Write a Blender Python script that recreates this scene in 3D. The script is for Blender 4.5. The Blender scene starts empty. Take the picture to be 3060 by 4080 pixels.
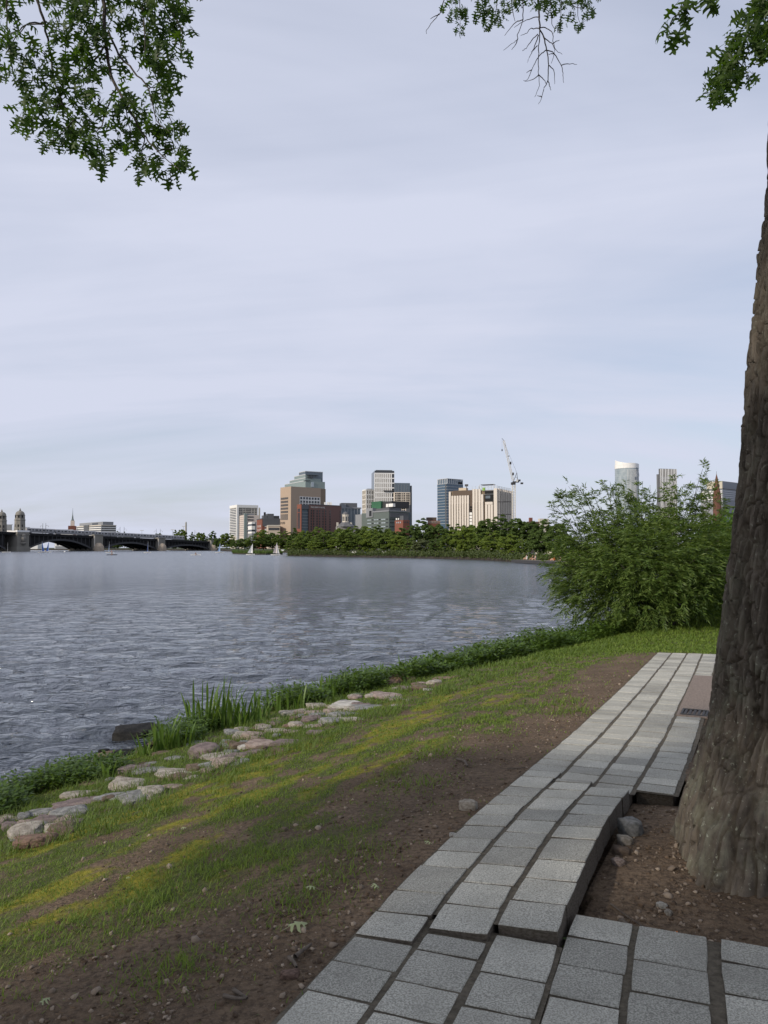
import bpy, bmesh, math, random
import numpy as np
from mathutils import Vector, Matrix
random.seed(7); RNG = np.random.default_rng(11)
R = math.radians
sc = bpy.context.scene
C = sc.collection

# ------------------------------------------------------------------ camera
CAMZ = 2.6; FPX = 3000.0; TH = math.atan(142/3000)
cam = bpy.data.objects.new('camera', bpy.data.cameras.new('camera')); C.objects.link(cam)
cam.location = (0, 0, CAMZ); cam.rotation_euler = (math.pi/2 + TH, 0, 0)
cam.data.sensor_fit = 'VERTICAL'; cam.data.sensor_height = 36; cam.data.lens = FPX/4080*36
cam.data.clip_start = 0.05; cam.data.clip_end = 9000
sc.camera = cam
# ------------------------------------------------------------------ sky, sun, exposure
SUN_EL = 27.0; SUN_AZ = (-0.80, -0.60)          # towards the sun: left and behind the viewer
w = bpy.data.worlds.new('World'); sc.world = w; w.use_nodes = True
nt = w.node_tree; nt.nodes.clear()
def N(tree, t, **k):
    n = tree.nodes.new(t)
    for a, b in k.items():
        if hasattr(n, a): setattr(n, a, b)
        else: n.inputs[a.replace('_', ' ')].default_value = b
    return n
out = N(nt, 'ShaderNodeOutputWorld'); bg = N(nt, 'ShaderNodeBackground')
sky = N(nt, 'ShaderNodeTexSky'); sky.sky_type = 'NISHITA'; sky.sun_disc = False
sky.sun_elevation = R(SUN_EL); sky.sun_rotation = math.atan2(SUN_AZ[0], SUN_AZ[1])
sky.air_density = 1.0; sky.dust_density = 1.5; sky.ozone_density = 1.5
bg.inputs['Strength'].default_value = 0.125
tc = N(nt, 'ShaderNodeTexCoord'); sx = N(nt, 'ShaderNodeSeparateXYZ'); nt.links.new(tc.outputs['Generated'], sx.inputs[0])
def mth(tree, op, a, b=None, clamp=False):
    n = tree.nodes.new('ShaderNodeMath'); n.operation = op; n.use_clamp = clamp
    for i, q in enumerate((a, b)):
        if q is None: continue
        if hasattr(q, 'is_linked') or isinstance(q, bpy.types.NodeSocket): tree.links.new(q, n.inputs[i])
        else: n.inputs[i].default_value = q
    return n.outputs[0]
zc = mth(nt, 'ADD', mth(nt, 'MAXIMUM', sx.outputs[2], 0.0), 0.22)
cx = mth(nt, 'DIVIDE', sx.outputs[0], zc); cy = mth(nt, 'DIVIDE', sx.outputs[1], zc)
cmb = N(nt, 'ShaderNodeCombineXYZ'); nt.links.new(cx, cmb.inputs[0]); nt.links.new(cy, cmb.inputs[1])
def cloud(scale, rot, stretch, detail, dist, seed):
    mp = N(nt, 'ShaderNodeMapping'); mp.inputs['Rotation'].default_value = (0, 0, R(rot)); mp.inputs['Scale'].default_value = (stretch, 1, 1)
    mp.inputs['Location'].default_value = (seed, seed*.7, 0)
    nt.links.new(cmb.outputs[0], mp.inputs[0])
    n = N(nt, 'ShaderNodeTexNoise'); n.inputs['Scale'].default_value = scale; n.inputs['Detail'].default_value = detail
    n.inputs['Roughness'].default_value = .55; n.inputs['Distortion'].default_value = dist
    nt.links.new(mp.outputs[0], n.inputs['Vector']); return n.outputs[0]
c1 = cloud(1.0, 52, .40, 5, 1.1, 3.1); c2 = cloud(2.4, 66, .20, 7, .8, 8.4)
cm = mth(nt, 'ADD', mth(nt, 'MULTIPLY', c1, .6), mth(nt, 'MULTIPLY', c2, .4))
cr = N(nt, 'ShaderNodeMapRange'); nt.links.new(cm, cr.inputs['Value'])
cr.inputs['From Min'].default_value = .38; cr.inputs['From Max'].default_value = .62
cr.inputs['To Min'].default_value = .62; cr.inputs['To Max'].default_value = 1.0
veil = N(nt, 'ShaderNodeMix'); veil.data_type = 'RGBA'
nt.links.new(cr.outputs[0], veil.inputs['Factor']); nt.links.new(sky.outputs[0], veil.inputs['A'])
veil.inputs['B'].default_value = (5.3, 5.6, 6.75, 1)
nt.links.new(veil.outputs['Result'], bg.inputs['Color']); nt.links.new(bg.outputs[0], out.inputs[0])
sun = bpy.data.objects.new('sun', bpy.data.lights.new('sun', 'SUN')); C.objects.link(sun)
sun.data.energy = 3.3; sun.data.angle = R(2.0); sun.data.color = (1.0, .90, .77)
_sd = Vector((SUN_AZ[0]*math.cos(R(SUN_EL)), SUN_AZ[1]*math.cos(R(SUN_EL)), math.sin(R(SUN_EL))))
sun.rotation_euler = _sd.to_track_quat('Z', 'Y').to_euler()
sc.view_settings.view_transform = 'Standard'; sc.view_settings.look = 'None'
sc.view_settings.exposure = 0; sc.view_settings.gamma = 1; sc.view_settings.use_curve_mapping = False
sc.cycles.max_bounces = 6; sc.cycles.diffuse_bounces = 3; sc.cycles.glossy_bounces = 3
sc.cycles.transmission_bounces = 4; sc.cycles.transparent_max_bounces = 6
sc.cycles.use_denoising = True

# ------------------------------------------------------------------ helpers: layout
def ray(px, py):
    u = (px-1530)/FPX; v = (2040-py)/FPX
    return Vector((u, math.cos(TH)-v*math.sin(TH), math.sin(TH)+v*math.cos(TH)))
def at(px, py, Y):
    d = ray(px, py); return Vector((0, 0, CAMZ)) + d*(Y/d.y)
def onz(px, py, z=0.0):
    d = ray(px, py); return Vector((0, 0, CAMZ)) + d*((z-CAMZ)/d.z)
AL = R(27); AX = (math.sin(AL), math.cos(AL)); BX = (AX[1], -AX[0])      # along the path, to its right
def tl(x, y): return x*AX[0]+y*AX[1], x*BX[0]+y*BX[1]
def xy(t, l): return t*AX[0]+l*BX[0], t*AX[1]+l*BX[1]
LP = ([-12, 2.1, 2.64, 3.2, 4.6, 7.3, 10.6, 15.4, 22, 60], [-1.35, -1.46, -1.51, -1.57, -1.63, -1.66, -1.76, -1.94, -2.1, -2.1])
LS = ([-40, 0, 5, 8, 10.5, 13.5, 16.5, 20.6, 26, 35, 60], [-9, -7.3, -7.2, -7.5, -7.4, -7.0, -6.3, -5.3, -3.4, 1, 15])
def lpath(t): return np.interp(t, *LP)
def lshore(t): return np.interp(t, *LS)
def zplane(y): return 1.05-.04*(np.clip(y, -6, 16)-2.8)

# ------------------------------------------------------------------ helpers: noise
_perm = np.random.default_rng(5).permutation(512); _perm = np.concatenate([_perm, _perm, _perm])
_grad = np.random.default_rng(6).normal(size=(512, 3)); _grad /= np.linalg.norm(_grad, axis=1)[:, None]
def perlin(p):
    p = np.asarray(p, float); i = np.floor(p).astype(int); f = p-i; i &= 511
    u = f*f*f*(f*(f*6-15)+10); r = 0
    for dx in (0, 1):
        for dy in (0, 1):
            for dz in (0, 1):
                h = _perm[_perm[_perm[(i[:, 0]+dx) & 511]+((i[:, 1]+dy) & 511)]+((i[:, 2]+dz) & 511)]
                g = _grad[h]; d = g[:, 0]*(f[:, 0]-dx)+g[:, 1]*(f[:, 1]-dy)+g[:, 2]*(f[:, 2]-dz)
                wt = (u[:, 0] if dx else 1-u[:, 0])*(u[:, 1] if dy else 1-u[:, 1])*(u[:, 2] if dz else 1-u[:, 2])
                r = r+d*wt
    return r
def fbm(p, o=4):
    p = np.asarray(p, float); r = 0; a = 1.0
    for k in range(o): r = r+a*perlin(p*2**k+17.3*k); a *= .5
    return r
def sstep(a, b, x): t = np.clip((x-a)/(b-a), 0, 1); return t*t*(3-2*t)

# ------------------------------------------------------------------ helpers: mesh / objects
def fmesh(name, V, F, mat=None, smooth=False):
    V = np.ascontiguousarray(V, dtype=np.float32); F = np.ascontiguousarray(F, dtype=np.int32)
    me = bpy.data.meshes.new(name); k = F.shape[1]
    me.vertices.add(len(V)); me.vertices.foreach_set('co', V.ravel())
    me.loops.add(F.size); me.loops.foreach_set('vertex_index', F.ravel())
    me.polygons.add(len(F)); me.polygons.foreach_set('loop_start', np.arange(len(F), dtype=np.int32)*k)
    me.polygons.foreach_set('loop_total', np.full(len(F), k, dtype=np.int32))
    if smooth: me.polygons.foreach_set('use_smooth', np.ones(len(F), dtype=bool))
    me.update(calc_edges=True)
    if mat: me.materials.append(mat)
    return me
def pmesh(name, V, F, mat=None, smooth=False):
    me = bpy.data.meshes.new(name); me.from_pydata([tuple(v) for v in V], [], [tuple(f) for f in F])
    if smooth: me.polygons.foreach_set('use_smooth', np.ones(len(F), dtype=bool))
    me.update()
    if mat: me.materials.append(mat)
    return me
def link(name, me, parent=None, loc=None, rot=None, scale=None):
    o = bpy.data.objects.new(name, me); C.objects.link(o)
    if parent: o.parent = parent
    if loc is not None: o.location = loc
    if rot is not None: o.rotation_euler = rot
    if scale is not None: o.scale = scale
    return o
def empty(name, loc=(0, 0, 0), rz=0): 
    o = bpy.data.objects.new(name, None); C.objects.link(o); o.location = loc; o.rotation_euler = (0, 0, rz); return o
def tag(o, label=None, cat=None, group=None, kind=None):
    if label: o['label'] = label
    if cat: o['category'] = cat
    if group: o['group'] = group
    if kind: o['kind'] = kind
    return o
def frames(d, n):
    d = d/np.linalg.norm(d, axis=1)[:, None]; n = n-(n*d).sum(1)[:, None]*d
    n = n/np.maximum(np.linalg.norm(n, axis=1), 1e-6)[:, None]; return d, np.cross(n, d), n
def scatter(tv, tf, pos, d, n, size):
    d, s, n = frames(d, n); tv = np.asarray(tv, float); tf = np.asarray(tf)
    size = np.asarray(size, float)
    if size.ndim == 1: size = np.repeat(size[:, None], 3, 1)
    V = pos[:, None, :]+(size[:, None, 0:1]*tv[None, :, 0:1])*d[:, None, :]+(size[:, None, 1:2]*tv[None, :, 1:2])*s[:, None, :]+(size[:, None, 2:3]*tv[None, :, 2:3])*n[:, None, :]
    F = tf[None]+(np.arange(len(pos))*len(tv))[:, None, None]
    return V.reshape(-1, 3), F.reshape(-1, tf.shape[1])
def tubes(lines, sides=5):
    """lines: list of (points, radii) -> one quad mesh of tapered tubes"""
    V = []; F = []; b = 0
    for pts, rad in lines:
        P = np.array([tuple(p) for p in pts], float); rad = np.asarray(rad, float)
        T = np.gradient(P, axis=0); T /= np.maximum(np.linalg.norm(T, axis=1), 1e-9)[:, None]
        up = np.array([.31, .2, .93]) if abs(T[0, 2]) < .9 else np.array([1., .2, 0])
        A = np.cross(T, up); A /= np.linalg.norm(A, axis=1)[:, None]; B = np.cross(T, A)
        an = np.linspace(0, 2*math.pi, sides, endpoint=False)
        ring = P[:, None, :]+rad[:, None, None]*(np.cos(an)[None, :, None]*A[:, None, :]+np.sin(an)[None, :, None]*B[:, None, :])
        V.append(ring.reshape(-1, 3)); m = len(P)
        for i in range(m-1):
            for j in range(sides):
                k = (j+1) % sides
                F.append((b+i*sides+j, b+i*sides+k, b+(i+1)*sides+k, b+(i+1)*sides+j))
        b += m*sides
    return np.concatenate(V), np.array(F)
def smoothline(pts, n=4):
    P = np.array([tuple(p) for p in pts], float); m = len(P); o = []
    for i in range(m-1):
        p0, p1, p2, p3 = P[max(i-1, 0)], P[i], P[i+1], P[min(i+2, m-1)]
        for k in range(n):
            t = k/n; o.append(.5*((2*p1)+(-p0+p2)*t+(2*p0-5*p1+4*p2-p3)*t*t+(-p0+3*p1-3*p2+p3)*t**3))
    o.append(P[-1]); return np.array(o)

# ------------------------------------------------------------------ materials
MATS = {}
def mat(name, col, rough=.8, col2=None, scale=4.0, bump=0.0, bscale=None, metal=0.0, spec=.3, detail=5, fac=(.35, .65), coords='Object', stretch=None, bdist=.02):
    if name in MATS: return MATS[name]
    m = bpy.data.materials.new(name); MATS[name] = m; m.use_nodes = True; t = m.node_tree; p = t.nodes['Principled BSDF']
    p.inputs['Roughness'].default_value = rough; p.inputs['Metallic'].default_value = metal; p.inputs['Specular IOR Level'].default_value = spec
    p.inputs['Base Color'].default_value = (*col, 1)
    tcn = N(t, 'ShaderNodeTexCoord'); vec = tcn.outputs[coords]
    if stretch:
        mp = N(t, 'ShaderNodeMapping'); mp.inputs['Scale'].default_value = stretch; t.links.new(vec, mp.inputs[0]); vec = mp.outputs[0]
    if col2:
        n = N(t, 'ShaderNodeTexNoise'); n.inputs['Scale'].default_value = scale; n.inputs['Detail'].default_value = detail
        t.links.new(vec, n.inputs['Vector']); mr = N(t, 'ShaderNodeMapRange'); t.links.new(n.outputs[0], mr.inputs['Value'])
        mr.inputs['From Min'].default_value = fac[0]; mr.inputs['From Max'].default_value = fac[1]
        mx = N(t, 'ShaderNodeMix'); mx.data_type = 'RGBA'; mx.inputs['A'].default_value = (*col, 1); mx.inputs['B'].default_value = (*col2, 1)
        t.links.new(mr.outputs[0], mx.inputs['Factor']); t.links.new(mx.outputs['Result'], p.inputs['Base Color'])
    if bump:
        n2 = N(t, 'ShaderNodeTexNoise'); n2.inputs['Scale'].default_value = bscale or scale*4; n2.inputs['Detail'].default_value = 4
        t.links.new(vec, n2.inputs['Vector']); bp = N(t, 'ShaderNodeBump'); bp.inputs['Strength'].default_value = bump; bp.inputs['Distance'].default_value = bdist
        t.links.new(n2.outputs[0], bp.inputs['Height']); t.links.new(bp.outputs[0], p.inputs['Normal'])
    return m
def leafmat(name, c1, c2, trans=.35, rough=.55, tcol=None, spec=.3):
    if name in MATS: return MATS[name]
    m = bpy.data.materials.new(name); MATS[name] = m; m.use_nodes = True; t = m.node_tree; p = t.nodes['Principled BSDF']
    g = N(t, 'ShaderNodeNewGeometry'); oi = N(t, 'ShaderNodeObjectInfo')
    r = mth(t, 'FRACT', mth(t, 'ADD', g.outputs['Random Per Island'], oi.outputs['Random']))
    mx = N(t, 'ShaderNodeMix'); mx.data_type = 'RGBA'; mx.inputs['A'].default_value = (*c1, 1); mx.inputs['B'].default_value = (*c2, 1)
    t.links.new(r, mx.inputs['Factor']); t.links.new(mx.outputs['Result'], p.inputs['Base Color'])
    p.inputs['Roughness'].default_value = rough; p.inputs['Specular IOR Level'].default_value = spec
    tr = N(t, 'ShaderNodeBsdfTranslucent'); ms = N(t, 'ShaderNodeMixShader'); ms.inputs[0].default_value = trans
    hs = N(t, 'ShaderNodeMix'); hs.data_type = 'RGBA'; hs.blend_type = 'MULTIPLY'; hs.inputs['Factor'].default_value = 1
    t.links.new(mx.outputs['Result'], hs.inputs['A']); hs.inputs['B'].default_value = (*(tcol or (1.6, 1.5, .6)), 1)
    t.links.new(hs.outputs['Result'], tr.inputs['Color'])
    o = t.nodes['Material Output']; t.links.new(p.outputs[0], ms.inputs[1]); t.links.new(tr.outputs[0], ms.inputs[2]); t.links.new(ms.outputs[0], o.inputs[0])
    return m

# ================================================================== SETTING: water
def build_water():
    th = np.concatenate([np.linspace(R(-130), R(-36), 40, endpoint=False), np.linspace(R(-36), R(27), 480), np.linspace(R(28), R(75), 20)])
    r = np.concatenate([[2.0, 3.2], np.geomspace(4.6, 170, 520), np.geomspace(180, 5500, 70)])
    T, Rr = np.meshgrid(th, r); X = (Rr*np.sin(T)).ravel(); Y = (Rr*np.cos(T)).ravel(); D = Rr.ravel()
    Z = np.zeros_like(X); DX = np.zeros_like(X); DY = np.zeros_like(X); rg = np.random.default_rng(3)
    lam = np.geomspace(.13, 1.15, 64)
    for L in lam:
        a = R(-102+rg.normal()*34); k = 2*math.pi/L; kx, ky = k*math.cos(a), k*math.sin(a); ph = rg.uniform(0, 6.28)
        A = .0078*L**.92*rg.uniform(.6, 1.3)
        fade = np.clip(1.5-D*.0045/(L*.16), 0, 1)*np.clip((170-D)/60, 0, 1)
        q = kx*X+ky*Y+ph; s = np.sin(q); c = np.cos(q)
        Z += A*fade*s; DX += -A*fade*math.cos(a)*c*.8; DY += -A*fade*math.sin(a)*c*.8
    gust = .75+.5*fbm(np.stack([X*.06, Y*.035, X*0+2.2], 1), 2)
    Z *= gust; m = len(th); n = len(r)
    i = np.arange(m-1)[None]+(np.arange(n-1)*m)[:, None]; i = i.ravel()
    F = np.stack([i, i+m, i+m+1, i+1], 1)
    wm = bpy.data.materials.new('water'); wm.use_nodes = True; t = wm.node_tree; p = t.nodes['Principled BSDF']
    p.inputs['Base Color'].default_value = (.072, .085, .106, 1); p.inputs['Roughness'].default_value = .05; p.inputs['IOR'].default_value = 1.33
    tcn = N(t, 'ShaderNodeTexCoord'); bumps = None; ac = N(t, 'ShaderNodeAttribute'); ac.attribute_name = 'chop'
    t.links.new(mth(t, 'ADD', mth(t, 'MULTIPLY', ac.outputs['Fac'], -.17), .20), p.inputs['Roughness'])
    for sc_, st, dist, rot in ((11.0, .6, .10, 12), (3.4, .5, .26, -9), (.9, .45, .55, 16)):
        mp = N(t, 'ShaderNodeMapping'); mp.inputs['Scale'].default_value = (sc_*st, sc_, sc_); mp.inputs['Rotation'].default_value = (0, 0, R(rot))
        t.links.new(tcn.outputs['Object'], mp.inputs[0])
        nn = N(t, 'ShaderNodeTexNoise'); nn.inputs['Scale'].default_value = 1.0; nn.inputs['Detail'].default_value = 3; nn.inputs['Distortion'].default_value = .4
        t.links.new(mp.outputs[0], nn.inputs['Vector'])
        bp = N(t, 'ShaderNodeBump'); bp.inputs['Distance'].default_value = dist; t.links.new(mth(t, 'ADD', mth(t, 'MULTIPLY', ac.outputs['Fac'], .46), .44), bp.inputs['Strength'])
        t.links.new(nn.outputs[0], bp.inputs['Height'])
        if bumps: t.links.new(bumps, bp.inputs['Normal'])
        bumps = bp.outputs[0]
    t.links.new(bumps, p.inputs['Normal'])
    wme = fmesh('river_water', np.stack([X+DX, Y+DY, Z], 1), F, wm, True); wme.attributes.new('chop', 'FLOAT', 'POINT').data.foreach_set('value', np.clip(1-np.log(np.maximum(D, 1)/18)/math.log(9), 0, 1).astype(np.float32))
    tag(link('river_water', wme), 'rippled blue-grey river water', None, None, 'structure')
build_water()

# ================================================================== SETTING: near bank ground
T_NEAR, T_HEAVE, T_PIT = 3.36, (3.04, 5.27), 5.40
def path_width(t): return np.where(t < T_NEAR, 3.2, np.where(t < T_PIT, .80, np.where(t < 15.6, 1.08, -1)))
def zbase(x, y):
    t, l = tl(x, y); sp = lpath(t)-l; ss = l-lshore(t); z0 = zplane(y)
    u = sp/np.maximum(sp+ss, .1)
    zl = np.where(u < 1, z0*(1-np.clip(u, 0, 1)**1.28), -(u-1)*2.2)
    return np.where(sp > 0, zl, z0)
def zground(x, y):
    x = np.asarray(x, float); y = np.asarray(y, float)
    t, l = tl(x, y); c = l-lpath(t); z = zbase(x, y)
    P = np.stack([x, y, x*0], -1).reshape(-1, 3)
    nz = (.030*fbm(P*.9, 2)+.010*fbm(P*6, 2)).reshape(x.shape)
    z = z+nz*sstep(.0, .5, np.abs(c+.0))-.012
    w = path_width(t)
    z = z-.13*((c > .03) & (c < w-.02))-.5*0
    pit = (t > T_NEAR) & (t < T_PIT) & (c >= .78)
    z = np.where(pit, z-.055+.05*sstep(.8, .1, np.hypot(x-2.12, y-3.98)-.45), z)
    return z
def hit(px, py):
    d = ray(px, py); k = np.arange(1.0, 40, .02); X = d.x*k; Y = d.y*k; Z = CAMZ+d.z*k
    g = zbase(X, Y); j = np.argmax(Z < g); k = k[j]
    return Vector((d.x*k, d.y*k, float(g[j])))
def gmasks(x, y):
    t, l = tl(x, y); s = lpath(t)-l
    P = np.stack([t*.35, l*1.0, x*0], 1); Q = np.stack([t*.9, l*2.2, x*0+5], 1); S = np.stack([t*.45, l*1.9, x*0+9], 1)
    n1 = fbm(P, 3); n2 = fbm(Q, 3); n3 = fbm(S, 3)
    sh = s-.55*sstep(3.4, 2.2, t)+.1
    g = sstep(.50, 1.30, sh+.75*n1)*sstep(-.48, .10, n2+.10)
    n4 = fbm(np.stack([t*2.2, l*5.0, x*0+14], 1), 2)
    g = np.maximum(g, sstep(2.6, 3.6, s)*sstep(-.55, .0, n2))*(.12+.88*sstep(-.28, .12, n4+.25*sstep(2.2, 3.8, s)))
    m4 = sstep(-.30, .10, n4)
    g = np.maximum(g, sstep(14.6, 16.4, t+.6*n2))
    g = np.maximum(g, .55*sstep(.30, .55, n2)*sstep(.2, .5, s))
    right = (s < -1.0) & (t > T_PIT); g = np.where(right, np.maximum(g, sstep(9.5, 12, t)), g)
    g = np.where((s < -.02) & (t < 15.4) & ~right, 0, g)
    m = sstep(.9, 1.5, sh)*sstep(3.9, 2.7, s)*sstep(-.14, .18, n3+.06*sstep(10, 4, t))*sstep(14, 9, t)*(.2+.8*m4)
    return np.clip(g, 0, 1), np.clip(m, 0, 1)
def build_ground():
    tt = np.concatenate([np.linspace(-14, 1.0, 50, endpoint=False), np.geomspace(1.0, 30, 430), np.linspace(31, 70, 25)])
    ll = np.concatenate([np.linspace(-16, -8, 12, endpoint=False), np.linspace(-8, 1.8, 260), np.linspace(2.1, 40, 45)])
    Lm, Tm = np.meshgrid(ll, tt); X, Y = xy(Tm.ravel(), Lm.ravel()); Z = zground(X, Y)
    m = len(ll); n = len(tt); i = (np.arange(m-1)[None]+(np.arange(n-1)*m)[:, None]).ravel()
    F = np.stack([i, i+1, i+m+1, i+m], 1)
    gm = bpy.data.materials.new('lawn_soil'); gm.use_nodes = True; t = gm.node_tree; p = t.nodes['Principled BSDF']
    p.inputs['Roughness'].default_value = .95; p.inputs['Specular IOR Level'].default_value = .15
    tcn = N(t, 'ShaderNodeTexCoord')
    def nz(s, d=5): 
        q = N(t, 'ShaderNodeTexNoise'); q.inputs['Scale'].default_value = s; q.inputs['Detail'].default_value = d; q.inputs['Roughness'].default_value = .62
        t.links.new(tcn.outputs['Object'], q.inputs['Vector']); return q.outputs[0]
    def mix(f, a, b):
        q = N(t, 'ShaderNodeMix'); q.data_type = 'RGBA'
        t.links.new(f, q.inputs['Factor'])
        for s, v in (('A', a), ('B', b)):
            if isinstance(v, tuple): q.inputs[s].default_value = (*v, 1)
            else: t.links.new(v, q.inputs[s])
        return q.outputs['Result']
    def rng_(v, a, b):
        q = N(t, 'ShaderNodeMapRange'); t.links.new(v, q.inputs['Value']); q.inputs['From Min'].default_value = a; q.inputs['From Max'].default_value = b; return q.outputs[0]
    dirt = mix(rng_(nz(2.2), .35, .68), (.130, .092, .060), (.225, .162, .108))
    dirt = mix(rng_(nz(34, 6), .42, .66), dirt, (.082, .058, .040))
    dirt = mix(rng_(nz(90, 3), .60, .74), dirt, (.27, .21, .155))
    grass = mix(rng_(nz(9), .3, .7), (.055, .080, .020), (.100, .125, .032))
    moss = mix(rng_(nz(14, 6), .3, .7), (.13, .135, .018), (.31, .275, .036))
    ag = N(t, 'ShaderNodeAttribute'); ag.attribute_name = 'grass'; am = N(t, 'ShaderNodeAttribute'); am.attribute_name = 'moss'
    fg = mth(t, 'MULTIPLY', rng_(mth(t, 'ADD', ag.outputs['Fac'], mth(t, 'MULTIPLY', nz(26), .7)), .5, 1.2), .8)
    fm = mth(t, 'MULTIPLY', rng_(mth(t, 'ADD', mth(t, 'MULTIPLY', am.outputs['Fac'], .55), mth(t, 'ADD', mth(t, 'MULTIPLY', nz(24, 6), .9), mth(t, 'MULTIPLY', nz(5, 4), .6))), .88, 1.28), rng_(am.outputs['Fac'], .0, .35))
    col = mix(fm, mix(fg, dirt, grass), moss)
    t.links.new(col, p.inputs['Base Color'])
    hb = mth(t, 'ADD', mth(t, 'MULTIPLY', nz(60, 6), .6), mth(t, 'MULTIPLY', nz(13, 5), 1.0))
    bp = N(t, 'ShaderNodeBump'); bp.inputs['Strength'].default_value = .9; bp.inputs['Distance'].default_value = .035
    t.links.new(hb, bp.inputs['Height']); t.links.new(bp.outputs[0], p.inputs['Normal'])
    me = fmesh('ground', np.stack([X, Y, Z], 1), F, gm, True)
    g, ms = gmasks(X, Y)
    for nm, v in (('grass', g), ('moss', ms)):
        at_ = me.attributes.new(nm, 'FLOAT', 'POINT'); at_.data.foreach_set('value', v.astype(np.float32))
    return tag(link('ground', me), 'sloping lawn of thin grass, moss and bare soil', None, None, 'structure')
ground = build_ground()

def build_grass():
    rg = np.random.default_rng(21); n = 1250000
    t = np.exp(rg.uniform(math.log(1.7), math.log(30), n)); l = rg.uniform(-7.0, 6, n)
    keep = l < lpath(t)+.02; keep |= (t > 15.5); t, l = t[keep], l[keep]
    x, y = xy(t, l); g, ms = gmasks(x, y)
    s = lpath(t)-l
    clump = fbm(np.stack([x*5, y*5, x*0], 1), 2)
    pr = g*np.clip(.55+.9*clump, .05, 1)*(1-.3*ms)*np.where(t < 8, .95, .7)+.014
    boost = np.zeros(len(x))
    for q in ((850, 3400), (760, 3470), (1330, 3480), (1210, 3540), (1180, 3600), (1900, 2870), (2260, 2830), (2230, 2800), (1480, 2830), (1750, 3000), (1650, 3120), (560, 3600), (330, 3680), (620, 3640), (1080, 3400), (960, 3210), (1420, 3390), (700, 3870)):
        h_ = hit(*q); boost = np.maximum(boost, np.exp(-((x-h_.x)**2+(y-h_.y)**2)/(.05*(h_.y/4))**1)*(rg.uniform(size=len(x)) < .8))
    pr = np.maximum(pr, .34*boost)
    pr *= sstep(6.0, 5.2, s)
    k = rg.uniform(size=len(t)) < pr; x, y, t, g, s = x[k], y[k], t[k], g[k], s[k]
    z = zground(x, y); n = len(x); clump = clump[k]
    tall = np.maximum(np.maximum(sstep(.25, .8, clump), boost[k]), .9*sstep(15, 16.5, t)*rg.uniform(.4, 1, n)); h = (.017+.022*rg.uniform(size=n)+.050*tall*rg.uniform(.3, 1, n))*np.clip(.8+t*.03, .8, 1.5)
    a = rg.uniform(0, 6.283, n); lean = rg.uniform(.25, 1.1, n)
    d = np.stack([np.cos(a)*lean, np.sin(a)*lean, np.ones(n)], 1); nr = np.stack([np.cos(a), np.sin(a), -lean], 1)
    wd = h*0+.0027*np.clip(t/4.5, .8, 3.2)
    tv = [(0, -1, 0), (0, 1, 0), (.55, .75, .06), (.55, -.75, .06), (1, 0, .30)]
    V, F1 = scatter(tv, [(0, 1, 2), (0, 2, 3), (3, 2, 4)], np.stack([x, y, z-.004], 1), d, nr, np.stack([h, wd, h], 1))
    m = leafmat('grass_blade', (.095, .165, .022), (.20, .265, .048), .36, .6, (1.3, 1.3, .6))
    tag(link('grass', fmesh('grass', V, F1.reshape(-1, 3), m)), 'short thin green grass on the sloping bank', 'grass', None, 'stuff')
    print('grass blades', n)
build_grass()

# ================================================================== SETTING: paved path
def speckle(name, base, dark, lite):
    m = bpy.data.materials.new(name); MATS[name] = m; m.use_nodes = True; t = m.node_tree; p = t.nodes['Principled BSDF']
    p.inputs['Roughness'].default_value = .78; p.inputs['Specular IOR Level'].default_value = .3
    tcn = N(t, 'ShaderNodeTexCoord'); geo = N(t, 'ShaderNodeNewGeometry'); oi = N(t, 'ShaderNodeObjectInfo')
    def nz(s, d, rr=.6):
        q = N(t, 'ShaderNodeTexNoise'); q.inputs['Scale'].default_value = s; q.inputs['Detail'].default_value = d; q.inputs['Roughness'].default_value = rr
        t.links.new(geo.outputs['Position'], q.inputs['Vector']); return q.outputs[0]
    def mr(v, a, b, c=0., d=1.):
        q = N(t, 'ShaderNodeMapRange'); t.links.new(v, q.inputs['Value'])
        for nm, val in zip(('From Min', 'From Max', 'To Min', 'To Max'), (a, b, c, d)): q.inputs[nm].default_value = val
        return q.outputs[0]
    def mx(f, a, b, mode='MIX'):
        q = N(t, 'ShaderNodeMix'); q.data_type = 'RGBA'; q.blend_type = mode
        if isinstance(f, float): q.inputs['Factor'].default_value = f
        else: t.links.new(f, q.inputs['Factor'])
        for s, v in (('A', a), ('B', b)):
            if isinstance(v, tuple): q.inputs[s].default_value = (*v, 1)
            else: t.links.new(v, q.inputs[s])
        return q.outputs['Result']
    c = mx(mr(nz(150, 3), .40, .60), dark, lite)
    c = mx(.35, c, base)
    c = mx(mr(nz(3.0, 4), .42, .70, 0, .55), c, tuple(q*.62 for q in base))
    hv = N(t, 'ShaderNodeHueSaturation'); t.links.new(c, hv.inputs['Color']); t.links.new(mr(oi.outputs['Random'], 0, 1, .74, 1.16), hv.inputs['Value'])
    t.links.new(hv.outputs[0], p.inputs['Base Color'])
    bp = N(t, 'ShaderNodeBump'); bp.inputs['Strength'].default_value = .45; bp.inputs['Distance'].default_value = .004
    t.links.new(nz(170, 3), bp.inputs['Height']); t.links.new(bp.outputs[0], p.inputs['Normal'])
    return m
granite = speckle('granite', (.42, .405, .345), (.19, .185, .155), (.66, .64, .555))
bedm = mat('joint_sand', (.085, .072, .052), .95, (.145, .123, .090), 30, .8, 60)
mossbed = mat('aggregate', (.17, .135, .110), .9, (.30, .24, .20), 60, .6, 90)
def heave(t, c):
    e = .35+.65*np.sin(np.clip((t-T_HEAVE[0]+.35)/(T_HEAVE[1]-T_HEAVE[0]+.55), 0, 1)*math.pi)
    return .074*e*np.clip((c+.05)/.80, 0, 1)
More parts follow.
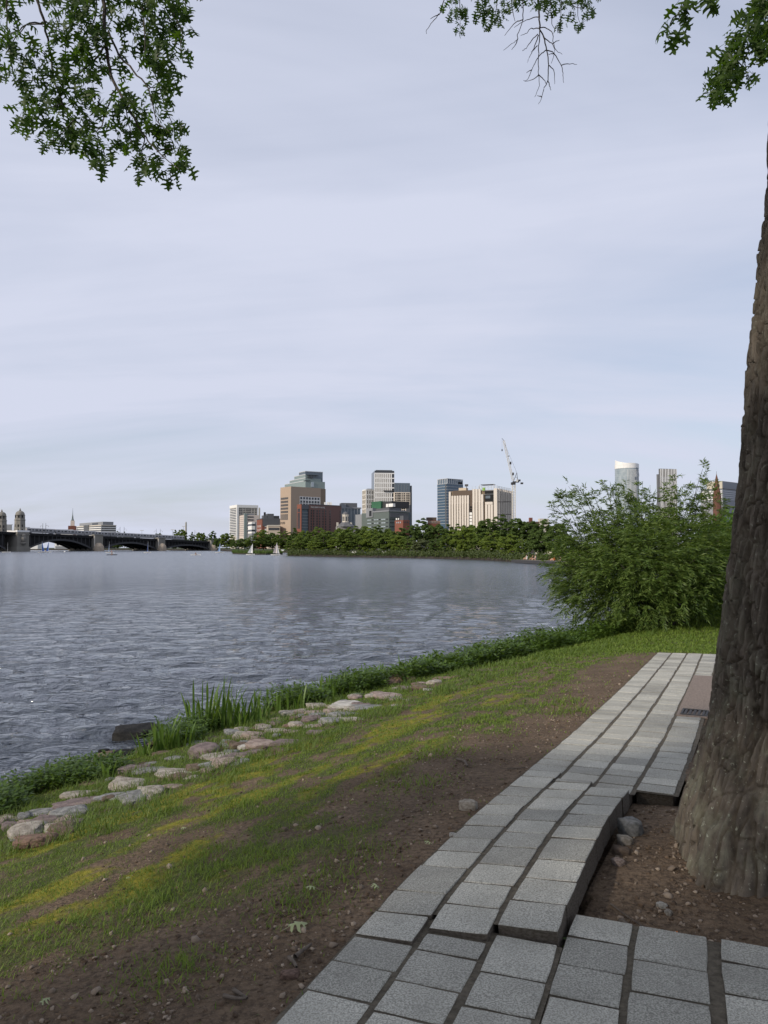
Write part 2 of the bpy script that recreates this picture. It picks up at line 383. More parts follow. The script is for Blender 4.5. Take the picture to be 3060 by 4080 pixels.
def zpave(t, c, lift=False):
    l = lpath(t)+c; x, y = xy(t, l); z = float(zplane(y))
    return Vector((x, y, z+(float(heave(t, c)) if lift else 0)))
# bed of the path (one sheet per stretch, joined), pavers are its children
def build_path():
    V = []; F = []
    def sheet(t0, t1, c0, c1, dz, lift=False, steps=None):
        steps = steps or max(2, int((t1-t0)/.25)); b = len(V); cs = np.linspace(c0, c1, max(2, int((c1-c0)/.25)+1))
        for i in range(steps+1):
            t = t0+(t1-t0)*i/steps
            for c in cs: p = zpave(t, c, lift); V.append((p.x, p.y, p.z+dz))
        k = len(cs)
        for i in range(steps):
            for j in range(k-1): F.append((b+i*k+j, b+i*k+j+1, b+(i+1)*k+j+1, b+(i+1)*k+j))
    sheet(-6, T_HEAVE[0]-.03, -.01, .80, -.005); sheet(-6, T_NEAR-.02, .802, 3.2, -.007)
    sheet(T_HEAVE[0]-.02, T_HEAVE[1]+.02, -.01, .765, -.007, True)
    sheet(T_HEAVE[1]+.03, 15.56, -.01, .81, -.005); sheet(T_PIT, 15.56, .812, 1.075, -.007)
    path = tag(link('paved_path', pmesh('paved_path', V, F, bedm)), 'path of grey granite setts along the bank', None, None, 'structure')
    # paver meshes: five irregular variants of a unit block
    variants = []; shade_sides = mat('soil_shade_granite', (.085, .070, .052), .95, (.15, .13, .105), 14, .5)  # soil-dark sides, also painted to stand for shade in joints and raised edge
    for k in range(7):
        rg = random.Random(40+k); ring = []
        base = [(-.5, -.5), (-.17, -.5), (.17, -.5), (.5, -.5), (.5, -.17), (.5, .17), (.5, .5), (.17, .5), (-.17, .5), (-.5, .5), (-.5, .17), (-.5, -.17)]
        for i, (a, b) in enumerate(base):
            j = .006; cr = .985 if abs(a) == abs(b) else 1.0
            ring.append(((a+rg.uniform(-j, j))*cr, (b+rg.uniform(-j, j))*cr))
        n = 12; vv = []
        for (a, b) in ring: vv.append((a*.975, b*.975, rg.uniform(-.01, .01)))
        for (a, b) in ring: vv.append((a*1.0, b*1.0, -.030+rg.uniform(-.012, .010)))
        for (a, b) in ring: vv.append((a*.99, b*.99, -1))
        ff = [tuple(range(n))]
        for i in range(n):
            j = (i+1) % n; ff.append((n+i, n+j, j, i)); ff.append((2*n+i, 2*n+j, n+j, n+i))
        me = pmesh('paver', vv, ff, granite); me.materials.append(shade_sides); [setattr(me.polygons[q], 'material_index', 1) for q in range(2, len(ff), 2)]; me.polygons.foreach_set('use_smooth', [False]*len(ff)); variants.append(me)
    rg = random.Random(5)
    def paver(t0, t1, c0, c1, lift, th=.115, tilt=True):
        tm, cm = (t0+t1)/2, (c0+c1)/2; p = zpave(tm, cm, lift)
        e1 = zpave(tm, c1, lift)-zpave(tm, c0, lift); e2 = zpave(t1, cm, lift)-zpave(t0, cm, lift)
        wx, wy = e1.length, e2.length; ey = e2.normalized(); ez = e1.cross(e2).normalized(); ex = ey.cross(ez)
        if tilt:
            ez = (ez+ex*rg.uniform(-.007, .007)+ey*rg.uniform(-.006, .006)).normalized(); ex = (ex+ey*rg.uniform(-.012, .012)); ex = (ex-ez*ex.dot(ez)).normalized(); ey = ez.cross(ex)
        M = Matrix((ex, ey, ez)).transposed().to_4x4(); M.translation = p+ez*rg.uniform(-.0018, .0018)
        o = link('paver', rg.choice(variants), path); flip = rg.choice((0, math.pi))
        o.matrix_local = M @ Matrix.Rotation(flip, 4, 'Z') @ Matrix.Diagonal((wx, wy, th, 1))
    def column(c0, c1, t0, t1, lift, lmin=.185, lmax=.245, slope=-.10):
        t = t0
        while t < t1-.06:
            L = rg.uniform(lmin, lmax)
            if rg.random() < .10: L *= 1.28
            if t+L > t1-.07: L = t1-t
            paver(t, t+L-.012, c0+rg.uniform(-.004, .004), c1+rg.uniform(-.005, .004), lift); t += L
    cols = [(0, .243), (.268, .512), (.538, .778), (.806, 1.04), (1.066, 1.325), (1.375, 1.61), (1.645, 1.88), (1.92, 2.15)]
    for i, (a, b) in enumerate(cols):
        start = 1.15-.03*i
        if i == 0: column(a, b, start, 2.75, False, .205, .245); column(a, b, 2.75, 5.62, True, .215, .255); column(a, b, 5.62, 15.50, False)
        elif i < 3:
            e0 = T_HEAVE[0]-(.02 if i == 2 else .13); e1 = T_HEAVE[1]+(.0 if i == 2 else .17)
            column(a, b, start, e0-.012, False, .205, .245); column(a, b, e0, e1, True, .215, .255); column(a, b, e1+.025, 15.5+.05*i, False)
        else:
            column(a, b, start, T_NEAR-.02+.02*(i-3), False, .205, .245)
    a, b = cols[3]
    column(a, b, T_PIT+.02, 8.5, False); column(a, b, 12.15, 15.62, False)
    # exposed-aggregate panel with its drain
    V = []; F = []
    for z in (0, -.12):
        for (t, c) in ((8.52, .80), (8.52, 2.3), (12.1, 2.3), (12.1, .80)):
            p = zpave(t, c); V.append((p.x, p.y, p.z+.004+z))
    F = [(0, 1, 2, 3), (4, 5, 1, 0), (5, 6, 2, 1), (6, 7, 3, 2), (7, 4, 0, 3)]
    link('aggregate_slab', pmesh('aggregate_slab', V, F, mossbed), path)
    iron = mat('cast_iron', (.05, .052, .055), .6, (.09, .085, .08), 30, .3, metal=.6)
    p = zpave(8.72, .97); gr = empty('drain_grate', (p.x, p.y, p.z+.006), -AL)
    bm = bmesh.new()
    def bx(bm, x0, x1, y0, y1, z0, z1):
        m = bmesh.ops.create_cube(bm, size=1)['verts']
        for v in m: v.co = Vector((x0+(v.co.x+.5)*(x1-x0), y0+(v.co.y+.5)*(y1-y0), z0+(v.co.z+.5)*(z1-z0)))
    for q in ((-.11, .11, -.15, -.13), (-.11, .11, .13, .15), (-.13, -.11, -.15, .15), (.11, .13, -.15, .15)): bx(bm, *q, -.03, .012)
    me = bpy.data.meshes.new('frame'); bm.to_mesh(me); bm.free(); me.materials.append(iron); link('frame', me, gr)
    bm = bmesh.new(); bx(bm, -.012, .012, -.129, .129, -.025, .008); me = bpy.data.meshes.new('bar'); bm.to_mesh(me); bm.free(); me.materials.append(iron)
    for k in range(5): link('bar', me, gr, (-.088+.044*k, 0, 0))
    tag(gr, 'small iron drain grate set in the brown aggregate slab behind the trunk', 'drain grate')
build_path()

# ================================================================== OAK: trunk, limbs, hanging branches, leaves
barkm = bpy.data.materials.new('bark'); barkm.use_nodes = True
def _bark():
    t = barkm.node_tree; p = t.nodes['Principled BSDF']; p.inputs['Roughness'].default_value = .95; p.inputs['Specular IOR Level'].default_value = .12
    tcn = N(t, 'ShaderNodeTexCoord')
    def nz(s, d, st=(1, 1, 1)):
        mp = N(t, 'ShaderNodeMapping'); mp.inputs['Scale'].default_value = st; t.links.new(tcn.outputs['Object'], mp.inputs[0])
        q = N(t, 'ShaderNodeTexNoise'); q.inputs['Scale'].default_value = s; q.inputs['Detail'].default_value = d; q.inputs['Roughness'].default_value = .65
        t.links.new(mp.outputs[0], q.inputs['Vector']); return q.outputs[0]
    def mr(v, a, b):
        q = N(t, 'ShaderNodeMapRange'); t.links.new(v, q.inputs['Value']); q.inputs['From Min'].default_value = a; q.inputs['From Max'].default_value = b; return q.outputs[0]
    def mx(f, a, b):
        q = N(t, 'ShaderNodeMix'); q.data_type = 'RGBA'; t.links.new(f, q.inputs['Factor'])
        for s, v in (('A', a), ('B', b)):
            if isinstance(v, tuple): q.inputs[s].default_value = (*v, 1)
            else: t.links.new(v, q.inputs[s])
        return q.outputs['Result']
    c = mx(mr(nz(14, 6, (1, 1, .3)), .3, .7), (.060, .051, .041), (.180, .153, .122))
    ah = N(t, 'ShaderNodeAttribute'); ah.attribute_name = 'lichen'; pl = N(t, 'ShaderNodeAttribute'); pl.attribute_name = 'plate'
    lf = mth(t, 'MULTIPLY', mr(nz(7, 6), .47, .62), mth(t, 'MULTIPLY', ah.outputs['Fac'], pl.outputs['Fac']))
    c = mx(mth(t, 'MULTIPLY', lf, .6), c, (.20, .20, .145))
    c = mx(mth(t, 'MULTIPLY', mr(nz(42, 3), .62, .70), mth(t, 'MULTIPLY', ah.outputs['Fac'], pl.outputs['Fac'])), c, (.34, .35, .27))
    t.links.new(c, p.inputs['Base Color'])
    bp = N(t, 'ShaderNodeBump'); bp.inputs['Strength'].default_value = .9; bp.inputs['Distance'].default_value = .012
    t.links.new(nz(55, 5, (1, 1, .45)), bp.inputs['Height']); t.links.new(bp.outputs[0], p.inputs['Normal'])
_bark()
def worley(u, v, nu, seed=0):
    """2D cellular distances (F1, F2), periodic in u with period nu cells"""
    iu = np.floor(u).astype(int); iv = np.floor(v).astype(int); F1 = np.full(u.shape, 9.); F2 = np.full(u.shape, 9.); ID = np.zeros(u.shape)
    for a in (-1, 0, 1):
        for b in (-1, 0, 1):
            cu = iu+a; cv = iv+b; h = _perm[(_perm[(cu % nu)+seed]+(cv & 511)) % 512]; g = _grad[h]
            d = np.hypot(cu+.5+.42*g[:, 0]-u, cv+.5+.42*g[:, 1]-v)
            m = d < F1; F2 = np.where(m, F1, np.minimum(F2, d)); ID = np.where(m, h/512., ID); F1 = np.where(m, d, F1)
    return F1, F2, ID
OAK = (2.21, 3.98)
oak = empty('oak_tree', (OAK[0], OAK[1], 0.95))
tag(oak, 'oak with furrowed grey bark at the edge of the stone path, its branches hanging overhead', 'tree')
def trunk_axis(z):          # z above the ground at the trunk; returns centre offset and radius
    cxx = np.interp(z, [-.3, 0, .27, .52, .81, 1.12, 1.88, 2.42, 2.94, 3.68, 6, 9], [-.02, -.02, -.04, .005, .045, .06, .135, .178, .225, .28, .40, .50])
    rr = np.interp(z, [-.3, 0, .27, .52, .81, 1.12, 1.88, 2.42, 2.94, 3.68, 6, 9], [.66, .60, .56, .53, .495, .472, .436, .416, .40, .37, .32, .25])
    return cxx, rr
def build_trunk():
    nu, nz_ = 440, 640
    th = np.linspace(0, 2*math.pi, nu, endpoint=False); zz = np.concatenate([np.linspace(-.3, 4.4, 560), np.linspace(4.45, 9, 80)])
    TT, ZZ = np.meshgrid(th, zz); T, Z = TT.ravel(), ZZ.ravel(); cxx, rr = trunk_axis(Z)
    # root flare lobes
    lob = .5+.5*np.cos(T*5+.6+.35*np.sin(T*2)); lob2 = .5+.5*np.cos((T-R(192))*1.0)
    rr = rr+(.13*lob**2+.10*lob2**6)*np.exp(-np.maximum(Z+.05, 0)/.26)+.02*np.cos(3*T+1)*np.exp(-np.maximum(Z, 0)/2)
    P3 = np.stack([np.cos(T)*.45, np.sin(T)*.45, Z], 1)
    wx = fbm(P3*np.array([3, 3, 1.3])+3, 3); wy = fbm(P3*np.array([3, 3, 1.5])+30, 3)
    base = sstep(.7, .1, Z); n1 = 26
    u = T/(2*math.pi)*n1+.95*wx+.5*base*wy; v = Z*3.6+1.2*wy
    F1, F2, ID = worley(u, v, n1); crack = sstep(.02, .34, F2-F1)
    n2 = 60; G1, G2, ID2 = worley(T/(2*math.pi)*n2+1.0*wx, Z*13+1.5*wy, n2, 77); small = sstep(.0, .4, G2-G1)
    ridge = 1-np.abs(fbm(np.stack([np.cos(T)*5.5+wx*.6, np.sin(T)*5.5, Z*1.6], 1), 3)); fine = fbm(np.stack([np.cos(T)*22, np.sin(T)*22, Z*16], 1), 3)
    A_ = np.cos(T)+.05*wx; B_ = np.sin(T)+.05*wy; zq = Z+.06*wx
    f1 = perlin(np.stack([A_*9.5, B_*9.5, zq*1.5], 1)); f2 = perlin(np.stack([A_*15+7, B_*15, zq*2.3+4], 1)); f3 = perlin(np.stack([A_*6+2, B_*6, zq*7.5+4], 1)); f4 = fbm(np.stack([A_*34, B_*34, zq*5], 1), 2)
    crack = sstep(.0, .10, np.abs(f1))*(.45+.55*sstep(.0, .09, np.abs(f2)))*(.48+.52*sstep(.0, .055, np.abs(f3)))
    hgt = .056*crack*(.8+.5*np.abs(f2)*2)+.019*f4*crack+.004*fine+.008*np.sin(f1*40)*0; hgt *= np.interp(Z, [0, .3, 1, 4], [.62, .85, 1.05, .9])
    rr = rr-.048+hgt
    V = np.stack([cxx+rr*np.cos(T), rr*np.sin(T)+.03*cxx, Z], 1)
    m = len(th); i = np.arange(m); j = (i+1) % m
    rows = (np.arange(len(zz)-1)*m)[:, None]
    F = np.stack([rows+i, rows+j, rows+m+j, rows+m+i], -1).reshape(-1, 4)
    me = fmesh('trunk', V, F, barkm, True)
    lic = np.clip(1.15*np.exp(-np.maximum(Z-.35, 0)/.9)+.28, 0, 1)
    for nm, q in (('lichen', lic), ('plate', np.clip(crack*1.1, 0, 1))):
        a = me.attributes.new(nm, 'FLOAT', 'POINT'); a.data.foreach_set('value', q.astype(np.float32))
    link('trunk', me, oak)
build_trunk()
twigm = mat('twig_bark', (.035, .030, .025), .9, (.07, .06, .05), 20, .3)
limbm = mat('limb_bark', (.07, .06, .05), .95, (.14, .12, .10), 9, .9, 30)
oakleaf = leafmat('oak_leaf', (.030, .062, .012), (.058, .100, .018), .42, .5, (1.7, 1.9, .5))
def leaf_shape():
    """pin-oak leaf: midrib with three pairs of pointed lobes and deep sinuses, slightly folded"""
    L = [(0, .015), (.16, .02), (.20, .055), (.13, .20), (.17, .33), (.26, .24), (.33, .09), (.40, .07), (.44, .12), (.43, .38), (.55, .52), (.56, .36), (.60, .16), (.66, .09), (.72, .13), (.77, .33), (.84, .24), (.82, .12), (.90, .09), (1.0, .0)]
    V = [(x, y, -.22*y-.10*x*x) for x, y in L]+[(x, -y, -.22*y-.10*x*x) for x, y in L[:-1]]
    n = len(L); mid = [(x, 0, -.10*x*x) for x in (.0, .22, .36, .47, .63, .73, .86)]
    m0 = len(V); V += mid; V += [(-.28, .006, .04), (-.28, -.006, .04)]
    seg = {0: (0, 1), 1: (1, 2, 3, 4, 5, 6), 2: (6, 7, 8), 3: (8, 9, 10, 11, 12), 4: (12, 13, 14), 5: (14, 15, 16, 17), 6: (17, 18, 19)}
    F = []; other = lambda i: i if i == n-1 else n+i
    for k, ids in seg.items():
        for a, b in zip(ids[:-1], ids[1:]):
            F.append((m0+k, b, a)); F.append((m0+k, other(a), other(b)))
        if k < 6:
            e = ids[-1]; F.append((m0+k, m0+k+1, e)); F.append((m0+k, other(e), m0+k+1))
    F += [(m0+7, m0+8, n), (m0+7, n, 0)]
    return np.array(V), np.array(F)
LV, LF = leaf_shape()
LV2 = LV.copy(); LV2[:, 2] += -.25*np.abs(LV2[:, 1])+.15*np.sin(LV2[:, 0]*3); LV2[:, 1] *= .86
LV3 = LV.copy(); LV3[:, 2] += .20*LV3[:, 1]-.12*LV3[:, 0]**2; LV3[:, 0] *= .94
leafmeshes = [pmesh('leaf', q, LF, oakleaf) for q in (LV, LV2, LV3)]
def oak_branches():
    L4 = lambda x, y: (x*.4822, y*.4822)
    def c4(pts): return [(x*.4822, y*.4822) for x, y in pts]
    def c5(pts): return [(1680+x*.434, y*.434) for x, y in pts]
    def c6(pts): return [(2580+x*.2893, y*.2893) for x, y in pts]
    rg = random.Random(9); nr = np.random.default_rng(31)
    lines = {k: [] for k in 'abcdef'}
    def br(key, pts, Y, r0, r1, dY=0):
        n = len(pts); P = [at(px, py, Y+dY*i/max(n-1, 1)+.10*math.sin(i*1.7+Y)) for i, (px, py) in enumerate(pts)]
        S = smoothline(P, 4); S += nr.normal(0, .004, S.shape); lines[key].append((S-np.array([OAK[0], OAK[1], .95]), np.linspace(r0, r1, len(S)))); return P
    # left spray, about 6.6 m out
    LY = 6.6
    for pts, dY, r0 in (
        ([(250, -330), (290, -130), (310, 0), (370, 200), (420, 450), (450, 660), (520, 860), (620, 990), (800, 1150)], .3, .016),
        ([(820, -420), (850, -180), (855, 0), (870, 300), (900, 560), (960, 720), (1050, 880), (1130, 1010), (1200, 1130), (1300, 1250), (1480, 1400)], -.3, .022),
        ([(870, 370), (780, 500), (620, 630), (480, 720), (380, 700)], .5, .010), ([(890, 260), (980, 450), (1100, 580), (1230, 740), (1290, 1000), (1400, 1080)], -.6, .011),
        ([(1120, -200), (1160, 0), (1190, 200), (1190, 450), (1130, 600)], -.3, .010), ([(1190, -200), (1220, 50), (1320, 300), (1290, 600), (1370, 900), (1450, 1080)], .2, .010),
        ([(370, 190), (240, 200), (130, 260), (40, 300)], .3, .008), ([(350, 180), (210, 210), (60, 420)], -.3, .007), ([(440, 620), (300, 660), (160, 660)], .2, .006), ([(520, 860), (380, 900), (240, 1020)], .3, .006),
        ([(960, 720), (900, 860), (850, 1010), (800, 1090)], -.3, .008), ([(1050, 900), (1060, 1020), (1090, 1180)], .1, .006), ([(1200, 1130), (1170, 1300), (1180, 1420)], .1, .006), ([(800, 1150), (860, 1260), (830, 1370)], .1, .006),
        ([(700, -200), (640, 60), (560, 300), (540, 460)], .4, .009), ([(800, 0), (780, 180), (700, 330)], .2, .007), ([(1400, -150), (1420, 80), (1500, 260), (1490, 440)], -.2, .008), ([(1500, -150), (1540, 60)], .1, .006),
        ([(30, -200), (60, 80), (60, 260), (90, 480), (120, 650)], .3, .009), ([(1230, 740), (1330, 700), (1420, 720)], .2, .005), ([(1300, 1250), (1400, 1230), (1480, 1220)], .1, .005), ([(620, 990), (520, 1090), (440, 1170)], -.1, .006), ([(450, 660), (340, 590)], -.2, .005)):
        br('a', c4(pts), LY, r0, .003, dY)
    # top-middle spray with bare hanging twigs, about 12 m out
    tw = [[(1070, -300), (1072, -120), (1075, 0), (1080, 150), (1085, 260), (1120, 340), (1148, 460), (1165, 600), (1155, 740), (1120, 820), (1105, 890), (1075, 960)],
        [(1085, 260), (1075, 420), (1070, 560), (1075, 690), (1078, 790), (1040, 890)], [(1148, 460), (1090, 500), (1050, 560), (1010, 640), (970, 730), (935, 740)], [(1148, 460), (1215, 490), (1280, 600), (1300, 690), (1300, 760)],
        [(1280, 600), (1340, 590), (1425, 592)], [(1085, 260), (1010, 260), (970, 300), (910, 325)], [(1085, 245), (1150, 260), (1200, 310), (1220, 440), (1290, 500)], [(1120, 340), (1165, 380), (1210, 420), (1220, 490), (1190, 580)],
        [(1075, 320), (1040, 420), (1000, 510), (970, 580)], [(1070, 310), (1010, 370), (960, 440), (925, 470)], [(930, -250), (930, 0), (930, 180), (880, 320), (880, 360), (830, 400), (750, 465)], [(930, 180), (860, 210), (810, 265), (762, 325)],
        [(1080, 150), (1010, 170), (920, 205), (850, 250)], [(880, 360), (860, 410), (825, 458)], [(1075, 690), (1020, 730), (945, 745)], [(1075, 690), (1120, 730), (1150, 780)], [(1165, 600), (1215, 650), (1220, 770)],
        [(230, -200), (190, 60), (160, 130), (100, 200), (50, 270), (45, 315)], [(160, 130), (120, 150), (80, 175)], [(1155, 740), (1175, 790), (1188, 830)], [(1180, -100), (1190, 190), (1225, 265)], [(820, -100), (830, 70), (845, 140), (858, 195)],
        [(350, -150), (350, 60), (355, 270)], [(560, -150), (560, 120)], [(700, -150), (690, 60), (660, 210)], [(1270, -150), (1280, 40), (1275, 210)], [(1480, -150), (1430, 60), (1450, 200)], [(1300, -100), (1400, 60), (1520, 60)], [(1215, 490), (1160, 500)], [(1010, 640), (960, 670)], [(1205, 400), (1265, 365)], [(1060, 420), (1005, 480)], [(1100, 890), (1060, 880)]]
    for i, pts in enumerate(tw): br('b', c5(pts), 12.0, .018 if i == 0 else .009, .003, .3*((i % 3)-1))
    # right spray, about 5 m out
    for pts, r0, Y in (([(1900, 60), (1659, 280), (1450, 430), (1300, 600), (1200, 780), (1100, 1000), (950, 1250)], .012, 5.4), ([(1450, 430), (1560, 640), (1640, 760)], .006, 5.4), ([(1200, 780), (1330, 940), (1400, 1060)], .005, 5.4), ([(1300, 600), (1230, 470)], .005, 5.4), ([(1700, -100), (1560, 60), (1450, 250), (1360, 300)], .008, 5.4),
        ([(700, -250), (560, -60), (500, 60), (430, 180), (330, 290), (290, 400), (250, 500)], .006, 4.7), ([(800, -150), (790, 40)], .004, 4.7), ([(430, 180), (460, 330)], .003, 4.7)):
        br('c' if Y > 5 and pts[0][0] != 1700 else 'd' if Y > 5 else 'f' if pts[0][0] == 800 else 'e', c6(pts), Y, r0, .0025, .2)
    for k in 'abcdef':
        V, F = tubes(lines[k], 6); link('branch', fmesh('branch', V, F, twigm, True), oak)
    # leaves ------------------------------------------------------------
    A4 = [(50, 80, 70), (60, 250, 90), (190, 280, 60), (60, 420, 80), (200, 470, 90), (330, 400, 60), (120, 640, 110), (230, 690, 60), (340, 580, 70), (520, 200, 130), (640, 100, 120), (560, 380, 130), (700, 250, 130), (560, 520, 110), (470, 650, 110), (760, 420, 90), (850, 150, 90), (1000, 150, 80), (1120, 90, 100), (1250, 60, 120), (1400, 80, 110), (1540, 50, 80), (1300, 250, 130), (1480, 250, 100), (1080, 340, 110), (1200, 400, 80), (1350, 430, 110), (1500, 430, 60), (960, 560, 90), (780, 600, 80), (1330, 600, 90), (1400, 700, 70), (1300, 720, 80), (640, 690, 70), (450, 760, 100), (300, 780, 80), (250, 860, 90), (200, 1060, 80), (330, 950, 90), (180, 950, 50), (420, 1050, 80), (520, 860, 80), (680, 870, 90), (860, 860, 90), (1000, 780, 100), (740, 740, 70), (940, 930, 60), (620, 1020, 110), (760, 1050, 100), (480, 1150, 100), (640, 1150, 110), (400, 1170, 70), (760, 1190, 90), (850, 1230, 80), (720, 1280, 50), (830, 1360, 70), (1000, 1180, 80), (1080, 1060, 80), (960, 1010, 50), (1200, 950, 100), (1330, 880, 90), (1260, 1060, 90), (1400, 1060, 90), (1480, 1040, 60), (1130, 1210, 90), (1200, 1300, 70), (1180, 1400, 90), (1350, 1160, 80), (1480, 1220, 60), (1400, 1330, 70), (1440, 1450, 80), (1560, 1340, 60),
        (100, -90, 120), (400, -80, 120), (650, -60, 140), (900, -90, 140), (1150, -80, 140), (1400, -60, 130), (820, 270, 70), (1440, 560, 50), (1280, 480, 90)]
    A5 = [(230, 40, 50), (340, 60, 70), (280, 140, 40), (350, 280, 55), (430, 140, 30), (540, 130, 60), (590, 60, 70), (700, 60, 80), (660, 210, 60), (720, 170, 40), (840, 20, 60), (920, 10, 40), (1050, 30, 50), (1130, 40, 60), (1180, 90, 40), (1270, 40, 70), (1270, 210, 60), (1360, 110, 60), (1450, 200, 60), (1520, 40, 80), (1560, 90, 40), (300, -60, 90), (560, -50, 100), (800, -60, 100), (1100, -60, 100), (1350, -60, 110), (1520, -60, 90), (380, 60, 50), (600, 140, 40), (740, 120, 40)]
    A6 = [(1500, 100, 150), (1600, 300, 150), (1450, 250, 120), (1350, 300, 60), (1450, 500, 120), (1600, 500, 120), (1250, 450, 100), (1230, 560, 80), (1350, 620, 120), (1530, 700, 130), (1640, 720, 90), (1080, 720, 80), (1200, 740, 100), (1050, 900, 120), (1200, 900, 120), (1330, 950, 80), (950, 1050, 120), (1150, 1080, 100), (1380, 1080, 70), (1300, 1060, 60), (900, 1230, 120), (1050, 1250, 130), (980, 1340, 110), (1130, 1200, 80), (1700, 150, 160), (1750, 400, 150), (1600, -50, 150), (1760, 640, 120)]
    A7 = [(440, 40, 40), (570, 110, 40), (450, 230, 40), (470, 350, 40), (280, 290, 20), (280, 400, 20), (250, 500, 30), (790, 30, 30), (480, 120, 40), (600, -40, 60), (720, -60, 60)]
    single = []; mass = []
    off = np.array([OAK[0], OAK[1], .95])
    def leaves(blobs, conv, k, Y, dY, per, size, ns, share, lift=0):
        for (bx, by, br_) in blobs:
            ppx, ppy = conv([(bx, by-lift)])[0]; cY = Y+nr.uniform(-dY, dY); ctr = np.array(at(ppx, ppy, cY))
            n = max(2, int(per*(br_/90)**1.5)); rm = br_*k*cY/FPX
            for q in range(n):
                v = nr.normal(size=3); v *= nr.uniform(.25, 1)**.6/np.linalg.norm(v); p = ctr+v*rm*1.05-off
                d = v*.8+np.array([0, 0, -.75])+nr.normal(0, .35, 3); nn = np.array([0, -.45, .75])+nr.normal(0, .55, 3)
                rec = (p, d, nn, size*nr.uniform(.75, 1.2))
                (single if (len(single) < ns and nr.uniform() < share) else mass).append(rec)
    leaves(A6, c6, .2893, 5.4, .25, 8, .104, 150, .8, 55)
    leaves(A7, c6, .2893, 4.7, .05, 2.2, .125, 175, 1)
    leaves(A4, c4, .4822, 6.6, .45, 15, .116, 300, .18, 28)
    leaves(A5, c5, .434, 12.0, .5, 18, .130, 300, 0, 14)
    for i, (p, d, nn, s) in enumerate(single):
        dx, sy, nz3 = frames(d[None], nn[None]); M = Matrix((dx[0], sy[0], nz3[0])).transposed().to_4x4(); M.translation = Vector(p)
        o = link('leaf', leafmeshes[i % 3], oak); o.matrix_local = M @ Matrix.Diagonal((s, s, s, 1))
    for kk in range(3):
        sub = mass[kk::3]; V, F = scatter((LV, LV2, LV3)[kk], LF, np.array([q[0] for q in sub]), np.array([q[1] for q in sub]), np.array([q[2] for q in sub]), np.array([q[3] for q in sub]))
        if kk == 0: VV, FF = [V], [F]
        else: FF.append(F+sum(len(q) for q in VV)); VV.append(V)
    tag(link('foliage', fmesh('foliage', np.concatenate(VV), np.concatenate(FF), oakleaf), oak), kind='stuff')
    # limbs above the picture, carrying the sprays and the upper crown
    lim = []
    def limb(pts, r0, r1): lim.append((smoothline(pts, 5)-off*0, np.linspace(r0, r1, (len(pts)-1)*5+1)))
    tp = lambda z: (trunk_axis(z)[0], .03*trunk_axis(z)[0], z)
    def rel(px, py, Y): return np.array(at(px, py, Y))-off
    top = np.array(tp(7.6)); t2 = np.array(tp(8.6))
    limb([tp(6.2), (-.8, .9, 8.2), (-2.6, 1.9, 8.9), rel(820*.4822, -420*.4822, 6.6)], .15, .022); limb([tp(6.6), (-1.2, .3, 8.6), (-3.2, 1.2, 9.2), rel(250*.4822, -330*.4822, 6.6)], .13, .018)
    for q in ((1120, -200), (1190, -200), (700, -200), (1400, -150), (1500, -150), (30, -200)): limb([(-2.6, 1.9, 8.9), rel(q[0]*.4822, (q[1]-60)*.4822, 6.7), rel(q[0]*.4822, q[1]*.4822, 6.6)], .03, .010)
    limb([tp(8.0), (.0, 3.2, 10.8), (-.4, 6.2, 12.6), rel(1680+1070*.434, -300*.434, 12.0)], .15, .032)
    for q in ((930, -250), (230, -200), (560, -150), (1480, -150), (700, -150), (1270, -150), (350, -150), (1300, -100), (820, -100), (1180, -100)): limb([(-.4, 6.2, 12.6), rel(1680+q[0]*.434, (q[1]-80)*.434, 11.9), rel(1680+q[0]*.434, q[1]*.434, 12)], .04, .012)
    limb([tp(5.6), (.5, .5, 6.4), (1.0, 1.2, 6.6), rel(2580+1900*.2893, 60*.2893, 5.4)], .07, .012); limb([(.5, .5, 6.4), (.5, .9, 6.7), rel(2580+700*.2893, -250*.2893, 4.7)], .03, .006); limb([(.5, .5, 6.4), (.8, 1.0, 6.9), rel(2580+1700*.2893, -100*.2893, 5.4)], .03, .006)
    limb([tp(6.4), (2.2, -.6, 8.4), (4.6, -1.4, 10)], .14, .03); limb([tp(7.2), (.4, -2.4, 9.6), (.2, -5, 11)], .13, .03); limb([tp(7.8), (-2.2, -2.0, 10), (-5, -3.5, 11.5)], .12, .03)
    limb([tp(7.0), (2.8, 2.2, 9.8), (5, 4.5, 11.5)], .12, .03); limb([tp(8.7), (.6, .4, 12), (.5, .2, 15)], .17, .03); limb([tp(8.4), (-1.6, .6, 11.5), (-3.4, 1.0, 13.8)], .12, .03)
    V, F = tubes(lim, 8); link('limb', fmesh('limb', V, F, limbm, True), oak)
    # upper crown, above and behind the viewer
    n = 8000; u = nr.normal(size=(n, 3)); u /= np.linalg.norm(u, axis=1)[:, None]; u *= nr.uniform(.3, 1, n)[:, None]**.5
    p = np.stack([u[:, 0]*8.0-.5, u[:, 1]*7.5-.6, 12.8+u[:, 2]*4.4], 1)
    hz = np.hypot(p[:, 0], p[:, 1]); wp = p+off
    low = wp[:, 2] < CAMZ+1.0+np.maximum(wp[:, 1], 0)*.90
    ok = ~low & (fbm(p*.55, 2) > -.22) & (wp[:, 2] > 7.5)
    p = p[ok]; n = len(p)
    V, F = scatter([(0, 0, 0), (.5, .5, -.1), (1, 0, -.1), (.5, -.5, -.1)], [(0, 1, 2), (0, 2, 3)], p, nr.normal(size=(n, 3))+np.array([0, 0, -.4]), nr.normal(size=(n, 3))*.6+np.array([0, 0, 1]), nr.uniform(.22, .38, n))
    tag(link('crown', fmesh('crown', V, F, oakleaf), oak), kind='stuff')
oak_branches()

